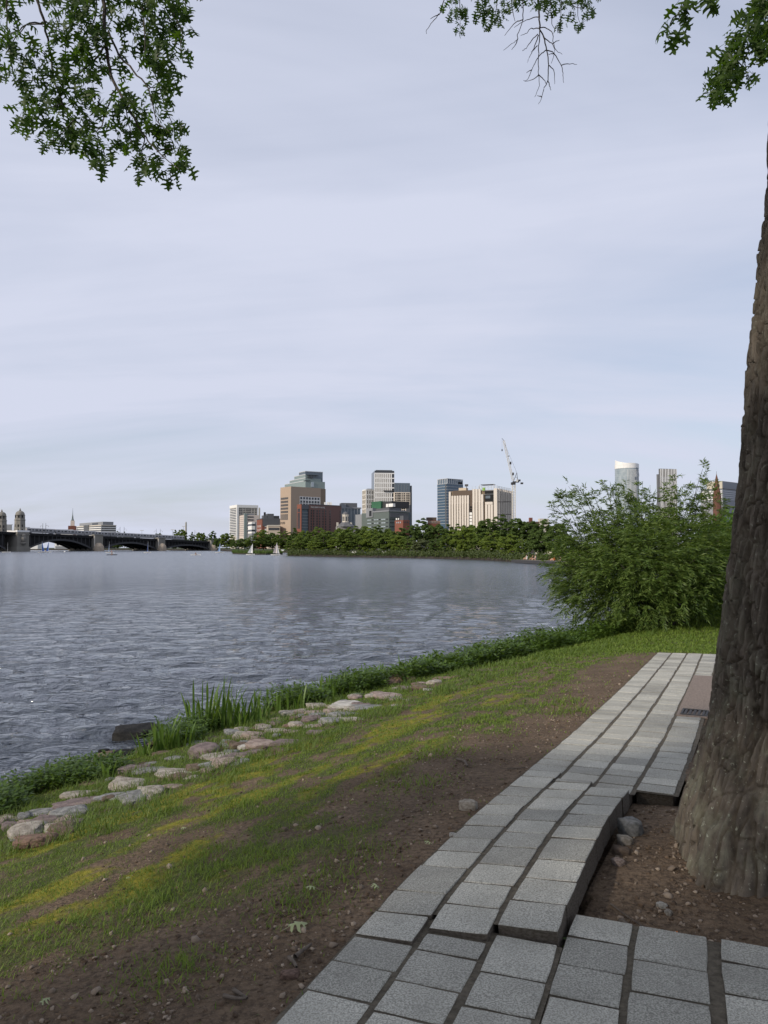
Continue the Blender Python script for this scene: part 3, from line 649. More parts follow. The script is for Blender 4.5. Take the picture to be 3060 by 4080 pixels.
# ================================================================== TREES (far bank, and unseen ones added behind the viewer for shade)
def crown_proto(seed, nclump, per, leaf, w=3.6, h=4.2, zc=5.6, taper=.0):
    nr = np.random.default_rng(seed); c = nr.normal(size=(nclump, 3)); c /= np.linalg.norm(c, axis=1)[:, None]
    c *= (nr.uniform(.15, .93, nclump)**.45)[:, None]
    cr = nr.uniform(.16, .34, nclump)*w*.62
    ctr = np.stack([c[:, 0]*w*(1-taper*np.maximum(c[:, 2], 0)), c[:, 1]*w*(1-taper*np.maximum(c[:, 2], 0)), zc+c[:, 2]*h], 1)
    ctr[:, :2] *= (1+.15*np.sin(ctr[:, 2:3]*1.3+seed)); ctr += nr.normal(0, .25, ctr.shape)
    k = np.repeat(np.arange(nclump), per); v = nr.normal(size=(len(k), 3)); v /= np.linalg.norm(v, axis=1)[:, None]
    v[:, 2] = np.where(v[:, 2] < -.3, -v[:, 2], v[:, 2])
    p = ctr[k]+v*(cr[k]*nr.uniform(.55, 1.05, len(k)))[:, None]*np.array([1, 1, .72])
    nn = v+nr.normal(0, .32, v.shape)+np.array([0, -.0, .35]); d = nr.normal(size=v.shape)
    return scatter([(-.5, -.35, 0), (.1, -.5, .05), (.5, .1, 0), (0, .5, -.06)], [(0, 1, 2, 3)], p, d, nn, leaf*nr.uniform(.6, 1.25, len(k)))
greens = [leafmat('leaf_mid', (.090, .145, .027), (.150, .205, .042), .40), leafmat('leaf_dark', (.058, .102, .023), (.100, .150, .034), .38), leafmat('leaf_light', (.12, .185, .028), (.185, .240, .045), .40), leafmat('leaf_grey', (.085, .110, .045), (.120, .145, .060), .25)]
crowns = {}
def get_crown(k, g):
    if (k, g) not in crowns:
        spec = [(1, 140, 130, .34, 3.5, 4.5, 5.2), (2, 130, 130, .34, 4.1, 3.9, 4.8), (3, 120, 120, .33, 2.9, 4.6, 5.2), (4, 160, 125, .34, 3.9, 4.7, 5.3), (5, 100, 120, .32, 3.2, 3.3, 3.8)][k]
        V, F = crown_proto(*spec); crowns[(k, g)] = fmesh('crown', V, F, greens[g])
    return crowns[(k, g)]
trunkm = mat('far_trunk', (.05, .042, .034), .95, (.09, .075, .06), 3, .4)
def trunk_proto():
    L = [([(0, 0, -.6), (.05, 0, 1.5), (0, .1, 3.2), (.1, 0, 5.5), (0, 0, 8)], [.24, .2, .17, .11, .03])]
    for a in range(5): L.append(([(0, 0, 2.0+.5*a), (.9*math.cos(a*1.4), .9*math.sin(a*1.4), 3.4+.5*a), (2.0*math.cos(a*1.4+.2), 2.0*math.sin(a*1.4+.2), 5+.4*a)], [.10, .07, .03]))
    V, F = tubes([(smoothline(p, 3), np.interp(np.linspace(0, 1, (len(p)-1)*3+1), np.linspace(0, 1, len(r)), r)) for p, r in L], 6); return fmesh('trunk', V, F, trunkm, True)
TRUNK = trunk_proto(); _tl = []
def tree(px, ytop, Y, wpx, k, g, label, group='trees on the far bank', zb=1.0, name='tree', rot=None):
    b = at(px, 2182, Y); h = (at(px, ytop, Y).z-zb); top = {0: 10.1, 1: 9.0, 2: 10.3, 3: 10.6, 4: 7.5}[k]; rad = {0: 4.3, 1: 5.0, 2: 3.6, 3: 4.8, 4: 3.9}[k]
    sz = h/top; sw = (wpx*Y/FPX/2)/rad
    o = empty(name, (b.x, b.y, zb), random.uniform(0, 6.28) if rot is None else rot); o.scale = (sw, sw, sz)
    link('trunk', TRUNK, o); link('crown', get_crown(k, g), o)
    _tl.append((label, px, o)); return tag(o, label, 'tree', group)
V_, F_ = crown_proto(21, 95, 75, .34, 3.6, 4.2, 5.6); shade_crown = fmesh('crown', V_, F_, greens[0])
# -- near bank behind the viewer: unseen trees added to shade the lawn and path
for (x, y, s, k, lb) in ((-9.0, -9.9, 1.5, 0, 'unseen tall tree added for shade on the left behind the viewer'), (-14.5, -15.5, 1.6, 3, 'unseen tall broad tree added for shade farther back behind the viewer')):
    o = empty('shade_tree', (x, y, 1.0), x); o.scale = (s*1.15, s*1.15, s*1.25); link('trunk', TRUNK, o); link('crown', shade_crown, o); tag(o, lb, 'tree')

# ================================================================== SETTING: far land
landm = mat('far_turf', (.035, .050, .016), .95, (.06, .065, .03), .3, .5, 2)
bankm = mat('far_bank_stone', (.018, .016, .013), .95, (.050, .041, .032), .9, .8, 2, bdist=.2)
def land(name, front, back, ztop, label, slope=1.6):
    V = []; F = []; n = len(front)
    fr = [Vector((p[0], p[1], 0)) for p in front]
    rg = np.random.default_rng(len(name))
    for i, p in enumerate(fr):
        q = Vector((back[i][0], back[i][1], 0)); d = (q-p).normalized()
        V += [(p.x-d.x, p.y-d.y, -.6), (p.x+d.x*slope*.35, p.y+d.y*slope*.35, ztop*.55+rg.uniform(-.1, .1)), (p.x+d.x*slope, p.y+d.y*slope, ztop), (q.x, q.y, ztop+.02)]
    for i in range(n-1):
        for j in range(3): F.append((i*4+j, (i+1)*4+j, (i+1)*4+j+1, i*4+j+1))
    me = pmesh(name, V, F, bankm); me.materials.append(landm)
    for i, f in enumerate(me.polygons): f.material_index = 1 if i % 3 == 2 else 0
    return tag(link(name, me), label, None, None, 'structure')
def pts_on_water(L, n=8):
    o = []
    for (a, b) in zip(L[:-1], L[1:]):
        for k in range(n): 
            t = k/n; px, py = a[0]+(b[0]-a[0])*t, a[1]+(b[1]-a[1])*t; p = onz(px, py); j = random.uniform(-.6, .6); o.append((p.x, p.y+j))
    p = onz(*L[-1]); o.append((p.x, p.y)); return o
PEN = [(2900, 2300), (2500, 2262), (2180, 2247), (2040, 2239), (1900, 2231), (1730, 2226.5), (1560, 2223), (1350, 2219), (1200, 2216.5), (1150, 2215)]
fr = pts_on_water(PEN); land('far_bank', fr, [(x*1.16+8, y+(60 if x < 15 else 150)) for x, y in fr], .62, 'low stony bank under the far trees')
ISL = [(1126, 2209.5), (1060, 2210.5), (1000, 2210), (950, 2208.5), (926, 2207)]
fi = pts_on_water(ISL, 6); land('reed_islet', fi, [(x*1.03, y+10) for x, y in fi], .5, 'low green islet behind the white sails')
fm_ = [(at(px, 2182, Y).x, Y) for px, Y in ((3300, 380), (2700, 380), (2200, 380), (1600, 385), (1200, 385), (1080, 390), (980, 420), (930, 470), (895, 560), (880, 640), (840, 690), (600, 730), (300, 760), (0, 790), (-500, 850))]
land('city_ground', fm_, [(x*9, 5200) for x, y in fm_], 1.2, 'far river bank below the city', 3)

# -- far trees, each one (px, top, distance, width px, crown, green)
def dist_on(L, px):
    for (a, b) in zip(L[:-1], L[1:]):
        if min(a[0], b[0]) <= px <= max(a[0], b[0]): return onz(px, a[1]+(b[1]-a[1])*(px-a[0])/(b[0]-a[0])).y
    return 230
FT = []
front = [(1165, 2150, 70, 4, 0), (1205, 2128, 85, 1, 0), (1255, 2150, 80, 4, 2), (1290, 2112, 100, 0, 0), (1345, 2128, 90, 2, 2), (1385, 2102, 105, 3, 0), (1432, 2128, 80, 2, 0), (1480, 2104, 100, 0, 2), (1530, 2112, 100, 1, 0), (1580, 2126, 95, 3, 2), (1625, 2138, 80, 4, 0), (1680, 2142, 92, 1, 3), (1738, 2142, 80, 4, 1), (1782, 2125, 80, 2, 0), (1845, 2090, 120, 3, 2), (1905, 2130, 90, 2, 0), (1968, 2116, 110, 0, 2), (2035, 2122, 105, 3, 2), (2080, 2142, 70, 4, 0), (2150, 2105, 110, 1, 1), (2220, 2090, 120, 0, 1)]
for px, yt, wd, k, g in front:
    ref = 'in front of the brick hotel' if px < 1370 else 'in front of the grey hospital block' if px < 1640 else 'below the blue glass tower' if px < 1800 else 'in front of the finned building' if px < 2060 else 'beside the bathing dock'
    look = {0: 'mid green', 1: 'dark green', 2: 'bright green', 3: 'pale grey-green'}[g]; size = 'low' if yt > 2135 else 'tall' if yt < 2110 else 'medium'
    tree(px, yt, dist_on(PEN, px)+random.uniform(7, 13), wd*1.15, k, g, f'{size} {look} tree at the water edge {ref}', 'shore trees on the far bank', .7)
back = [(1010, 2132, 90, 0, 0, 420), (1050, 2106, 85, 3, 0, 430), (1085, 2118, 80, 1, 1, 425), (1130, 2116, 90, 0, 0, 420), (1172, 2104, 70, 2, 1, 410), (1215, 2108, 80, 1, 0, 400), (1262, 2100, 95, 0, 0, 400), (1310, 2112, 90, 3, 1, 395), (1365, 2098, 100, 1, 0, 400), (1410, 2096, 90, 0, 0, 400), (1455, 2090, 95, 3, 0, 400), (1500, 2094, 95, 0, 1, 395), (1545, 2100, 90, 1, 0, 400), (1595, 2104, 90, 2, 1, 400), (1640, 2086, 100, 3, 1, 400), (1685, 2066, 110, 0, 1, 420), (1735, 2082, 100, 1, 1, 410), (1785, 2090, 90, 2, 1, 400), (1830, 2088, 90, 0, 1, 400), (1895, 2084, 110, 1, 0, 400), (1950, 2058, 120, 3, 1, 400), (2000, 2052, 115, 0, 1, 400), (2055, 2056, 125, 3, 1, 395), (2110, 2068, 110, 1, 1, 390), (2165, 2070, 110, 0, 1, 390), (2230, 2078, 120, 3, 1, 390), (975, 2142, 80, 1, 1, 425), (940, 2144, 60, 4, 1, 470)]
for px, yt, wd, k, g, Y in back:
    ref = 'left of the tan tower' if px < 1100 else 'at the foot of the tan tower' if px < 1240 else 'behind, against the brick hotel' if px < 1380 else 'behind, against the grey hospital block' if px < 1650 else 'behind, below the blue glass tower' if px < 1790 else 'behind, below the finned building' if px < 2060 else 'behind, right of the crane'
    look = {0: 'mid green', 1: 'dark green', 2: 'bright green'}[g]; size = 'low' if yt > 2115 else 'tall' if yt < 2080 else 'medium'
    tree(px, yt, Y, wd*1.1, k, g, f'{size} {look} tree in the back row {ref}', 'back row of trees on the far bank', 1.2)
for px, yt, wd, k, g, Y, lb in ((905, 2120, 78, 3, 0, 600, 'broad round tree at the end of the bridge'), (868, 2140, 50, 1, 1, 640, 'dark tree just behind the last bridge pier'), (845, 2116, 60, 0, 1, 760, 'dark tree behind the bridge, near the white tower block'), (800, 2117, 60, 1, 0, 760, 'round tree behind the bridge, right of the obelisk'), (765, 2120, 40, 2, 1, 760, 'narrow tree behind the bridge, right of the obelisk'),
    (722, 2104, 62, 3, 0, 790, 'tall tree behind the bridge at the foot of the obelisk'), (700, 2112, 40, 0, 1, 800, 'dark tree behind the bridge, left of the obelisk'), (630, 2120, 60, 1, 1, 820, 'dark tree behind the bridge between two light masts'), (470, 2117, 40, 0, 1, 830, 'tree behind the train, right end of the white office block'), (495, 2119, 34, 2, 1, 830, 'small tree behind the train, right of the white office block'), (520, 2123, 30, 1, 1, 830, 'lowest tree behind the train, right of the white office block'),
    (470, 2160, 60, 1, 1, 775, 'tree seen through the second bridge arch'), (520, 2166, 50, 4, 0, 775, 'bush-like tree seen through the second bridge arch'), (690, 2168, 60, 1, 1, 750, 'tree seen through the third bridge arch'), (740, 2172, 50, 4, 0, 750, 'low tree seen through the third bridge arch'), (300, 2172, 40, 4, 0, 780, 'low tree by the pavilion under the first arch')):
    tree(px, yt, Y, wd, k, g, lb, 'trees beyond the bridge', 1.2)
for lb in {q[0] for q in _tl}:          # trees that would share a label are told apart by their place in the row
    same = sorted([q for q in _tl if q[0] == lb], key=lambda q: q[1])
    if len(same) > 1:
        for i, q in enumerate(same): q[2]['label'] = lb.replace(' tree ', ' tree, ' + (('left', 'right') if len(same) == 2 else ('leftmost', 'second', 'third', 'fourth', 'rightmost'))[i] + ', ', 1)
# -- undergrowth along the far water line
def undergrowth():
    nr = np.random.default_rng(77); P = []; D = []
    fa = np.array(fr); seg = len(fa)
    for i in range(4200):
        a = nr.uniform(0, seg-1.001); j = int(a); p = fa[j]+(fa[j+1]-fa[j])*(a-j); pxx = 1530+p[0]/p[1]*FPX
        gap = 1438 < pxx < 1492 or 1398 < pxx < 1418
        dd = nr.uniform(.7, 6.5); h = (.35+.6*abs(math.sin(a*1.9)+.4*math.sin(a*5.3)))*(.15 if gap else 1)
        if pxx > 2010: h *= .25
        q = np.array([p[0]*(1+dd/p[1]), p[1]+dd, .6+h*nr.uniform(0, 1)]); P.append(q)
    P = np.array(P); k = np.repeat(np.arange(len(P)), 7); q = P[k]+nr.normal(0, .35, (len(k), 3))
    V, F = scatter([(-.5, -.35, 0), (.1, -.5, .05), (.5, .1, 0), (0, .5, -.06)], [(0, 1, 2, 3)], q, nr.normal(size=q.shape), nr.normal(size=q.shape)*.6+np.array([0, -.5, .6]), nr.uniform(.2, .42, len(k)))
    tag(link('undergrowth', fmesh('undergrowth', V, F, leafmat('under', (.045, .070, .020), (.095, .120, .036), .3))), 'dark scrub along the far water line', 'undergrowth', None, 'stuff')
    fa = np.array(fi); n = 5200; a = nr.uniform(0, len(fa)-1.001, n); j = a.astype(int); p = fa[j]+(fa[j+1]-fa[j])*(a-j)[:, None]; dd = nr.uniform(.8, 8, n)
    q = np.stack([p[:, 0]*(1+dd/p[:, 1]), p[:, 1]+dd, np.full(n, .45)], 1)
    V, F = scatter([(0, -.5, 0), (0, .5, 0), (1, .1, .1)], [(0, 1, 2)], q, nr.normal(0, .25, (n, 3))+np.array([0, 0, 1]), nr.normal(size=(n, 3))+np.array([0, -1, 0]), np.stack([nr.uniform(.6, 1.6, n)*(.6+.5*np.sin(a*2)**2), nr.uniform(.15, .3, n), np.ones(n)], 1))
    tag(link('reeds', fmesh('reeds', V, F, leafmat('reedfar', (.05, .09, .02), (.10, .15, .035), .25))), 'green reeds covering the islet behind the white sails', 'reeds', None, 'stuff')
undergrowth()

# ================================================================== BUILDINGS
_cubes = {}
def cube(m):
    if m.name not in _cubes:
        v = [(x, y, z) for x in (-.5, .5) for y in (-.5, .5) for z in (-.5, .5)]
        _cubes[m.name] = pmesh('block', v, [(0, 1, 3, 2), (4, 6, 7, 5), (0, 4, 5, 1), (2, 3, 7, 6), (0, 2, 6, 4), (1, 5, 7, 3)], m)
    return _cubes[m.name]
def B(name, parent, x0, x1, y0, y1, z0, z1, m):
    o = link(name, cube(m), parent, ((x0+x1)/2, (y0+y1)/2, (z0+z1)/2), None, (abs(x1-x0), abs(y1-y0), abs(z1-z0))); return o
def S(name, parent, x0, x1, y0, y1, z0, z1, m):          # sub-part: parent is a scaled block, undo its scale
    o = link(name, cube(m), parent); M = Matrix.Translation(((x0+x1)/2, (y0+y1)/2, (z0+z1)/2)) @ Matrix.Diagonal((abs(x1-x0), abs(y1-y0), abs(z1-z0), 1))
    P = Matrix.Translation(parent.location) @ Matrix.Diagonal((*parent.scale, 1)); o.matrix_local = P.inverted() @ M; return o
class Bld:
    """box building seen over a corner: xl | xc | xr are photo columns of the left end, near corner and right end at distance Y"""
    def __init__(s, name, label, xl, xc, xr, Y, phi, cat='building', group=None):
        s.c = at(xc, 2182, Y); s.phi = R(phi); s.r = Vector((math.cos(s.phi), math.sin(s.phi))); s.l = Vector((-math.sin(s.phi), math.cos(s.phi)))
        s.e = empty(name, (s.c.x, s.c.y, 0), s.phi); tag(s.e, label, cat, group); s.Y = Y
        s.W = s.rx(xr); s.D = s.ly(xl) if xl < xc-.5 else s.W*.7
    def _solve(s, px, d):
        u = (px-1530)/FPX; return (u*s.c.y-s.c.x)/(d.x-u*d.y)
    def rx(s, px): return s._solve(px, s.r)          # photo column -> local x on the right face
    def ly(s, px): return s._solve(px, s.l)          # photo column -> local y on the left face
    def z(s, py, x=0, y=0):
        Yd = s.c.y+s.r.y*x+s.l.y*y; return at(1530, py, Yd).z
    def wall(s, ztop, m, name='wall', x0=0, x1=None, y0=0, y1=None, z0=0.5): return B(name, s.e, x0, s.W if x1 is None else x1, y0, s.D if y1 is None else y1, z0, ztop, m)
    def rwin(s, pxs, zs, m, wd, ht, name='window', out=.25):     # windows on the right face at photo columns pxs
        for px in pxs:
            x = s.rx(px)
            for z in zs: B(name, s.e, x-wd/2, x+wd/2, -out, .3, z-ht/2, z+ht/2, m)
    def lwin(s, pxs, zs, m, wd, ht, name='window', out=.25):
        for px in pxs:
            y = s.ly(px)
            for z in zs: B(name, s.e, -out, .3, y-wd/2, y+wd/2, z-ht/2, z+ht/2, m)
def glass(name, c, c2, rough=.18): return mat(name, c, rough, c2, .12, spec=.6)
white = mat('white_panel', (.80, .79, .76), .7, (.72, .71, .68), .2); cream = mat('cream_concrete', (.60, .55, .47), .8, (.52, .48, .41), .15)
tan = mat('tan_concrete', (.42, .325, .245), .85, (.37, .285, .215), .10, stretch=(1, 1, .3)); brick = mat('red_brick', (.22, .085, .058), .85, (.17, .066, .048), .3)
hotel = mat('hotel_brick', (.19, .112, .098), .85, (.15, .09, .08), .12); slate = mat('slate_panel', (.085, .09, .10), .6, (.115, .12, .13), .2)
gpanel = mat('grey_panel', (.26, .27, .285), .6, (.21, .22, .235), .2); ggreen = mat('greygreen_panel', (.125, .150, .140), .55, (.10, .122, .116), .2); black = mat('dark_void', (.012, .012, .013), .8)
dglass = glass('dark_glass', (.020, .024, .028), (.045, .05, .055)); bglass = glass('blue_glass', (.045, .085, .135), (.075, .12, .17)); gglass = glass('green_glass', (.17, .22, .205), (.24, .29, .27), .25); lglass = glass('pale_glass', (.30, .36, .40), (.40, .45, .48), .2)
sglass = glass('steel_glass', (.075, .10, .125), (.11, .14, .165), .2); lmetal = mat('light_metal', (.50, .51, .52), .5); dmetal = mat('dark_metal', (.045, .045, .047), .5)
brownp = mat('brown_panel', (.115, .085, .065), .8); greenmesh = mat('green_netting', (.035, .11, .062), .9, (.05, .14, .08), .4); copper = mat('grey_slate', (.10, .10, .105), .7, (.14, .14, .145), .5)
def lin(a, b, n): return [a+(b-a)*i/(n-1) for i in range(n)] if n > 1 else [a]

# white apartment tower on the left
b = Bld('apartment_tower', 'tall white apartment tower with balcony bands, left of the tan tower', 916, 944, 1026, 1300, 28); zt = b.z(2011); zb = b.z(2022)
b.wall(zb, cream); B('parapet', b.e, -.8, b.W+.8, -.8, b.D+.8, zb+.02, zt, white); B('corner_pier', b.e, -1.2, 2.2, -1.2, 2.2, .5, zb-.02, white)
zs = [zb-2.2-2.85*i for i in range(17)]
for z in zs:
    f = B('balcony', b.e, -1.3, -.01, 2.4, b.D-1, z-1.5, z-.5, white); S('window', f, -.25, .3, 2.6, b.D-1.2, z-.45, z+1.15, dglass)
b.rwin((954, 962, 972, 1007, 1018), zs, dglass, 3.0, 1.5)
for z in zs[:12]: B('window', b.e, b.rx(978), b.rx(1000), -.25, .3, z-.7, z+.8, dglass)
# lower blocks in front of it
b = Bld('apartment_block', 'pinkish white block with pale green glass corner below the white tower', 954, 973, 1031, 1200, 25); zt = b.z(2052)
b.wall(zt, mat('pink_white', (.60, .52, .46), .8)); B('glass_corner', b.e, -.4, b.rx(984), -.4, 2.5, .5, b.z(2045), gglass); B('upper_block', b.e, b.rx(984)+.1, b.rx(1012), 1, 16, zt+.02, b.z(2046), gpanel)
b.lwin((957, 961, 965, 969), [zt-3-3.3*i for i in range(10)], dglass, 1.6, 1.9)
for i in range(6): B('window_band', b.e, b.rx(986), b.rx(1010), -.3, .3, zt-4-4.6*i, zt-2-4.6*i, dglass)
b = Bld('banded_block', 'small black and white banded block left of the red brick block', 989, 1003, 1021, 1150, 25); zt = b.z(2080); b.wall(zt, gpanel)
for i, m in enumerate((white, dglass, white, white, dglass, white)): B('band', b.e, -.35, b.W*.72, -.35, b.D, zt-2.9*(i+1)+.02, zt-2.9*i-.02, m)
# red brick block with dark roof plant
b = Bld('brick_block', 'red brick block with dark rooftop plant, left of the tan tower', 1023, 1043, 1116, 980, 20); zt = b.z(2068); b.wall(zt, brick); B('cornice', b.e, -.5, b.W, -.5, b.D, zt+.02, zt+1, slate)
b.lwin((1028, 1033, 1038), [zt-9, zt-14, zt-19], white, 1.8, 2.9); b.rwin((1058, 1068), [zt-9, zt-14, zt-19], white, 2.2, 2.6)
B('dark_wall', b.e, b.rx(1046), b.W, -.6, 2, zt-9, zt-.05, slate)
for (x0, x1, y0) in ((1050, 1066, 2053), (1067, 1092, 2046), (1093, 1114, 2054)): B('roof_plant', b.e, b.rx(x0), b.rx(x1), 2, 14, zt+1.02, b.z(y0), slate if x0 != 1093 else dmetal)
B('roof_rail', b.e, b.rx(1053), b.rx(1061), 4, 5, b.z(2053)+.02, b.z(2040), dmetal)
b = Bld('low_stone_block', 'low beige stone block tucked left of the tan tower base', 1062, 1067, 1116, 900, 12); zt = b.z(2092); b.wall(zt, mat('beige_stone', (.50, .42, .34), .85)); B('cornice', b.e, -.4, b.W, -.4, 4, zt-1.2, zt+.1, cream)
b.rwin(lin(1072, 1111, 9), [zt-4.6], dglass, 1.2, 2.8)
# tan tower
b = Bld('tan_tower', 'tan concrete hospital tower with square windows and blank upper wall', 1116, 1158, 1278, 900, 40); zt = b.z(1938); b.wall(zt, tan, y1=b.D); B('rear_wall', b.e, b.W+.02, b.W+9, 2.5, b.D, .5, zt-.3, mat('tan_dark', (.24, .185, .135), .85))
b.lwin([1120+4.3*i for i in range(7)], [b.z(1984+13.6*i) for i in range(5)], dglass, 1.9, 2.6, out=.12)
b.lwin([1119.5+4.3*i for i in range(7)], [b.z(2059)], dglass, 1.5, 7.2, out=.12)
B('window_surround', b.e, b.rx(1193), b.rx(1275), -.35, .3, b.z(2012), b.z(1976), white)
b.rwin([1199+11.4*i for i in range(7)], [b.z(1982.5), b.z(1996.5), b.z(2008.5)], dglass, 2.75, 2.75, out=.6)
def sign(text, parent, loc, rot, size, m, name='lettering'):
    cu = bpy.data.curves.new(name, 'FONT'); cu.body = text; cu.size = size; cu.extrude = .05; cu.materials.append(m); o = bpy.data.objects.new(name, cu); C.objects.link(o); dg = bpy.context.evaluated_depsgraph_get(); me = bpy.data.meshes.new_from_object(o.evaluated_get(dg)); C.objects.unlink(o); bpy.data.objects.remove(o)
    return link(name, me, parent, loc, rot)
yl = b.ly(1117)
sign('Massachusetts', b.e, (-.2, yl, b.z(2081)), (math.pi/2, 0, -math.pi/2), 1.9, dmetal); sign('Eye and Ear', b.e, (-.2, yl, b.z(2087)), (math.pi/2, 0, -math.pi/2), 2.3, dmetal)
# stepped glass tower behind it
b = Bld('glass_tower', 'stepped grey-green glass tower rising behind the tan tower', 1190, 1215, 1285, 1010, 30); ztop = b.z(1879)
b.wall(ztop, sglass, 'top_block', y1=b.ly(1190))
for i, (xc, xl, yt) in enumerate(((1211, 1173, 1892), (1207, 1156, 1906), (1203, 1138, 1918))):
    B('terrace_block', b.e, -.6*(i+1), 12+5*(i+1), -1.6*(i+1), b.ly(xl), .5, b.z(yt), gglass); 
    B('terrace_edge', b.e, -.6*(i+1)-.2, -.6*(i+1)+.4, -1.6*(i+1)-.2, b.ly(xl), b.z(yt)+.02, b.z(yt)+.9, lmetal)
B('roof_edge', b.e, -.3, b.W+.3, -.3, b.ly(1190), ztop+.02, ztop+.9, lmetal)
for (x0, x1, y0, y1) in ((1220, 1262, 1892, 1894), (1222, 1240, 1899, 1904), (1208, 1230, 1915, 1917), (1232, 1243, 1921, 1940)): B('window_band', b.e, b.rx(x0), b.rx(x1), -5.6, -.2, b.z(y1), b.z(y0), lglass if x0 == 1232 else dglass)
B('mullion_bay', b.e, b.rx(1230), b.rx(1262), -2.5, -.01, .5, b.z(1895), sglass)
# brick hotel
b = Bld('brick_hotel', 'dark red brick hotel tower with sign letters along its top', 1183, 1200, 1360, 800, 43); zt = b.z(2009)
b.wall(zt, hotel, x0=b.rx(1231)); b.wall(zt, brick, 'left_wing', x0=0, x1=b.rx(1202)); B('glass_bay', b.e, b.rx(1202)+.02, b.rx(1231)-.02, 1.5, b.D, .5, b.z(2028), sglass); B('bay_lintel', b.e, b.rx(1202)+.02, b.rx(1231)-.02, .3, b.D, b.z(2028)+.02, zt-.1, slate)
B('parapet', b.e, b.rx(1231), b.W, -.3, 3, zt+.02, zt+.7, slate); b.lwin((1187, 1190.5, 1194), [b.z(2033)], dglass, 1.1, 3.6); b.lwin((1187, 1190.5, 1194), [b.z(2074)], dglass, 1.0, 17)
zz = [b.z(2033+10.7*i) for i in range(8)]
b.rwin((1240, 1249.5, 1263, 1273, 1286.5, 1297, 1314.5), zz, dglass, 1.45, 1.9); b.rwin((1355,), zz, dglass, .9, 2)
for px in (1244.7, 1268, 1291.7): B('pilaster', b.e, b.rx(px)-.4, b.rx(px)+.4, -.35, .3, .5, b.z(2028), mat('hotel_trim', (.20, .095, .078), .85))
for i in range(6): B('bay_floor', b.e, b.rx(1206), b.rx(1231)-.1, 1.2, 1.6, b.z(2041+12*i)-.25, b.z(2041+12*i)+.25, gpanel)
sign('THE LIBERTY HOTEL', b.e, (b.rx(1237), -.45, b.z(2021.5)), (math.pi/2, 0, 0), 2.15, white)
# grey block behind, right of the hotel
b = Bld('lab_block', 'grey glass block with dark penthouse behind the hotel, left of the cupola', 1352, 1356, 1436, 960, 14); zt = b.z(2026); b.wall(zt, sglass); B('roof_slab', b.e, -1, b.W+1, -1, b.D, zt+.02, zt+1.6, gpanel); B('penthouse', b.e, b.rx(1363), b.rx(1425), 3, 18, zt+1.62, b.z(2003), slate); B('roof_unit', b.e, b.rx(1361), b.rx(1379), 1, 6, zt+1.62, b.z(2007), gpanel)
for k in range(6): B('fin', b.e, 1+k*4.2, 1.4+k*4.2, -.5, .2, .5, zt-.02, lmetal)
b = Bld('roof_units', 'white rooftop units above the right end of the hotel', 1291, 1292, 1324, 900, 8, 'building'); b.wall(b.z(2014), gpanel)
for x0, x1, y0 in ((1292, 1298, 2001), (1303, 1312, 2000), (1313, 1322, 2001)): B('unit', b.e, b.rx(x0), b.rx(x1), 1, 5, b.z(2014)+.02, b.z(y0), white)
# old stone building with cupola
b = Bld('cupola_building', 'old granite building with a pale octagonal cupola above the trees', 1338, 1350, 1430, 700, 15); zt = b.z(2098); b.wall(zt, mat('old_granite', (.30, .29, .27), .85, (.24, .23, .22), .5))
def prism(name, parent, cx_, cy_, n, prof, m, rot=0):
    V = []; F = []
    for (r, z) in prof:
        for i in range(n): a = rot+2*math.pi*i/n; V.append((cx_+r*math.cos(a), cy_+r*math.sin(a), z))
    for k in range(len(prof)-1):
        for i in range(n): j = (i+1) % n; F.append((k*n+i, k*n+j, (k+1)*n+j, (k+1)*n+i))
    F.append(tuple(range(n-1, -1, -1))); F.append(tuple((len(prof)-1)*n+i for i in range(n)))
    return link(name, pmesh(name, V, F, m), parent)
cx0 = b.rx(1382)
prism('roof', b.e, cx0, 6, 8, [(9.5, zt+.02), (9.2, zt+.5), (3.4, b.z(2080))], copper, .39)
prism('lantern', b.e, cx0, 6, 8, [(3.15, b.z(2080)+.02), (3.15, b.z(2052)), (3.4, b.z(2051)), (3.4, b.z(2049))], cream, .39)
prism('dome', b.e, cx0, 6, 8, [(3.2, b.z(2049)+.02), (3.0, b.z(2046)), (2.4, b.z(2042)), (1.2, b.z(2039)), (.15, b.z(2037))], copper, .39)
for k in range(8):
    a = -math.pi/2+k*math.pi/4; o = link('louvre', cube(dglass), b.e, (cx0+2.95*math.cos(a), 6+2.95*math.sin(a), b.z(2066)), (0, 0, a), (.25, 1.2, 4.2))
for px in (1348, 1402): B('chimney', b.e, b.rx(px)-.8, b.rx(px)+.8, 3, 4.5, zt+.02, b.z(2081), cream)
# modern hospital complex
b = Bld('hospital_block', 'grey-green panelled hospital block with ribbon windows, beneath the white grid tower', 1441, 1550, 1628, 760, 34); zt = b.z(2038)
b.wall(zt, ggreen); B('upper_band', b.e, -.5, b.W*.9, -.5, b.D*.62, zt+.02, zt+1.3, gpanel)
for y in (2068, 2082, 2097):
    for k in range(9):
        y0 = b.D*(.03+.085*k+(.012 if k % 2 else 0)); B('ribbon_window', b.e, -.25, .3, y0, y0+b.D*.07, b.z(y+2), b.z(y-2), lglass if k % 3 else dglass)
    for k in range(5): B('ribbon_window', b.e, b.W*(.04+.11*k), b.W*(.04+.11*k+.085), -.25, .3, b.z(y+1.5), b.z(y-1.5), dglass)
B('slate_wall', b.e, 1, b.W*.95, -.35, .2, b.z(2061), b.z(2043), slate)
B('upper_block', b.e, 3, b.W*.75, 4, b.D*.8, zt+1.32, b.z(2022), slate); B('stair_tower', b.e, -.8, 4, b.ly(1487), b.ly(1461), zt-5, b.z(2019), gpanel); B('recess', b.e, -1.0, 1, b.ly(1483), b.ly(1474), b.z(2052), b.z(2030), dglass)
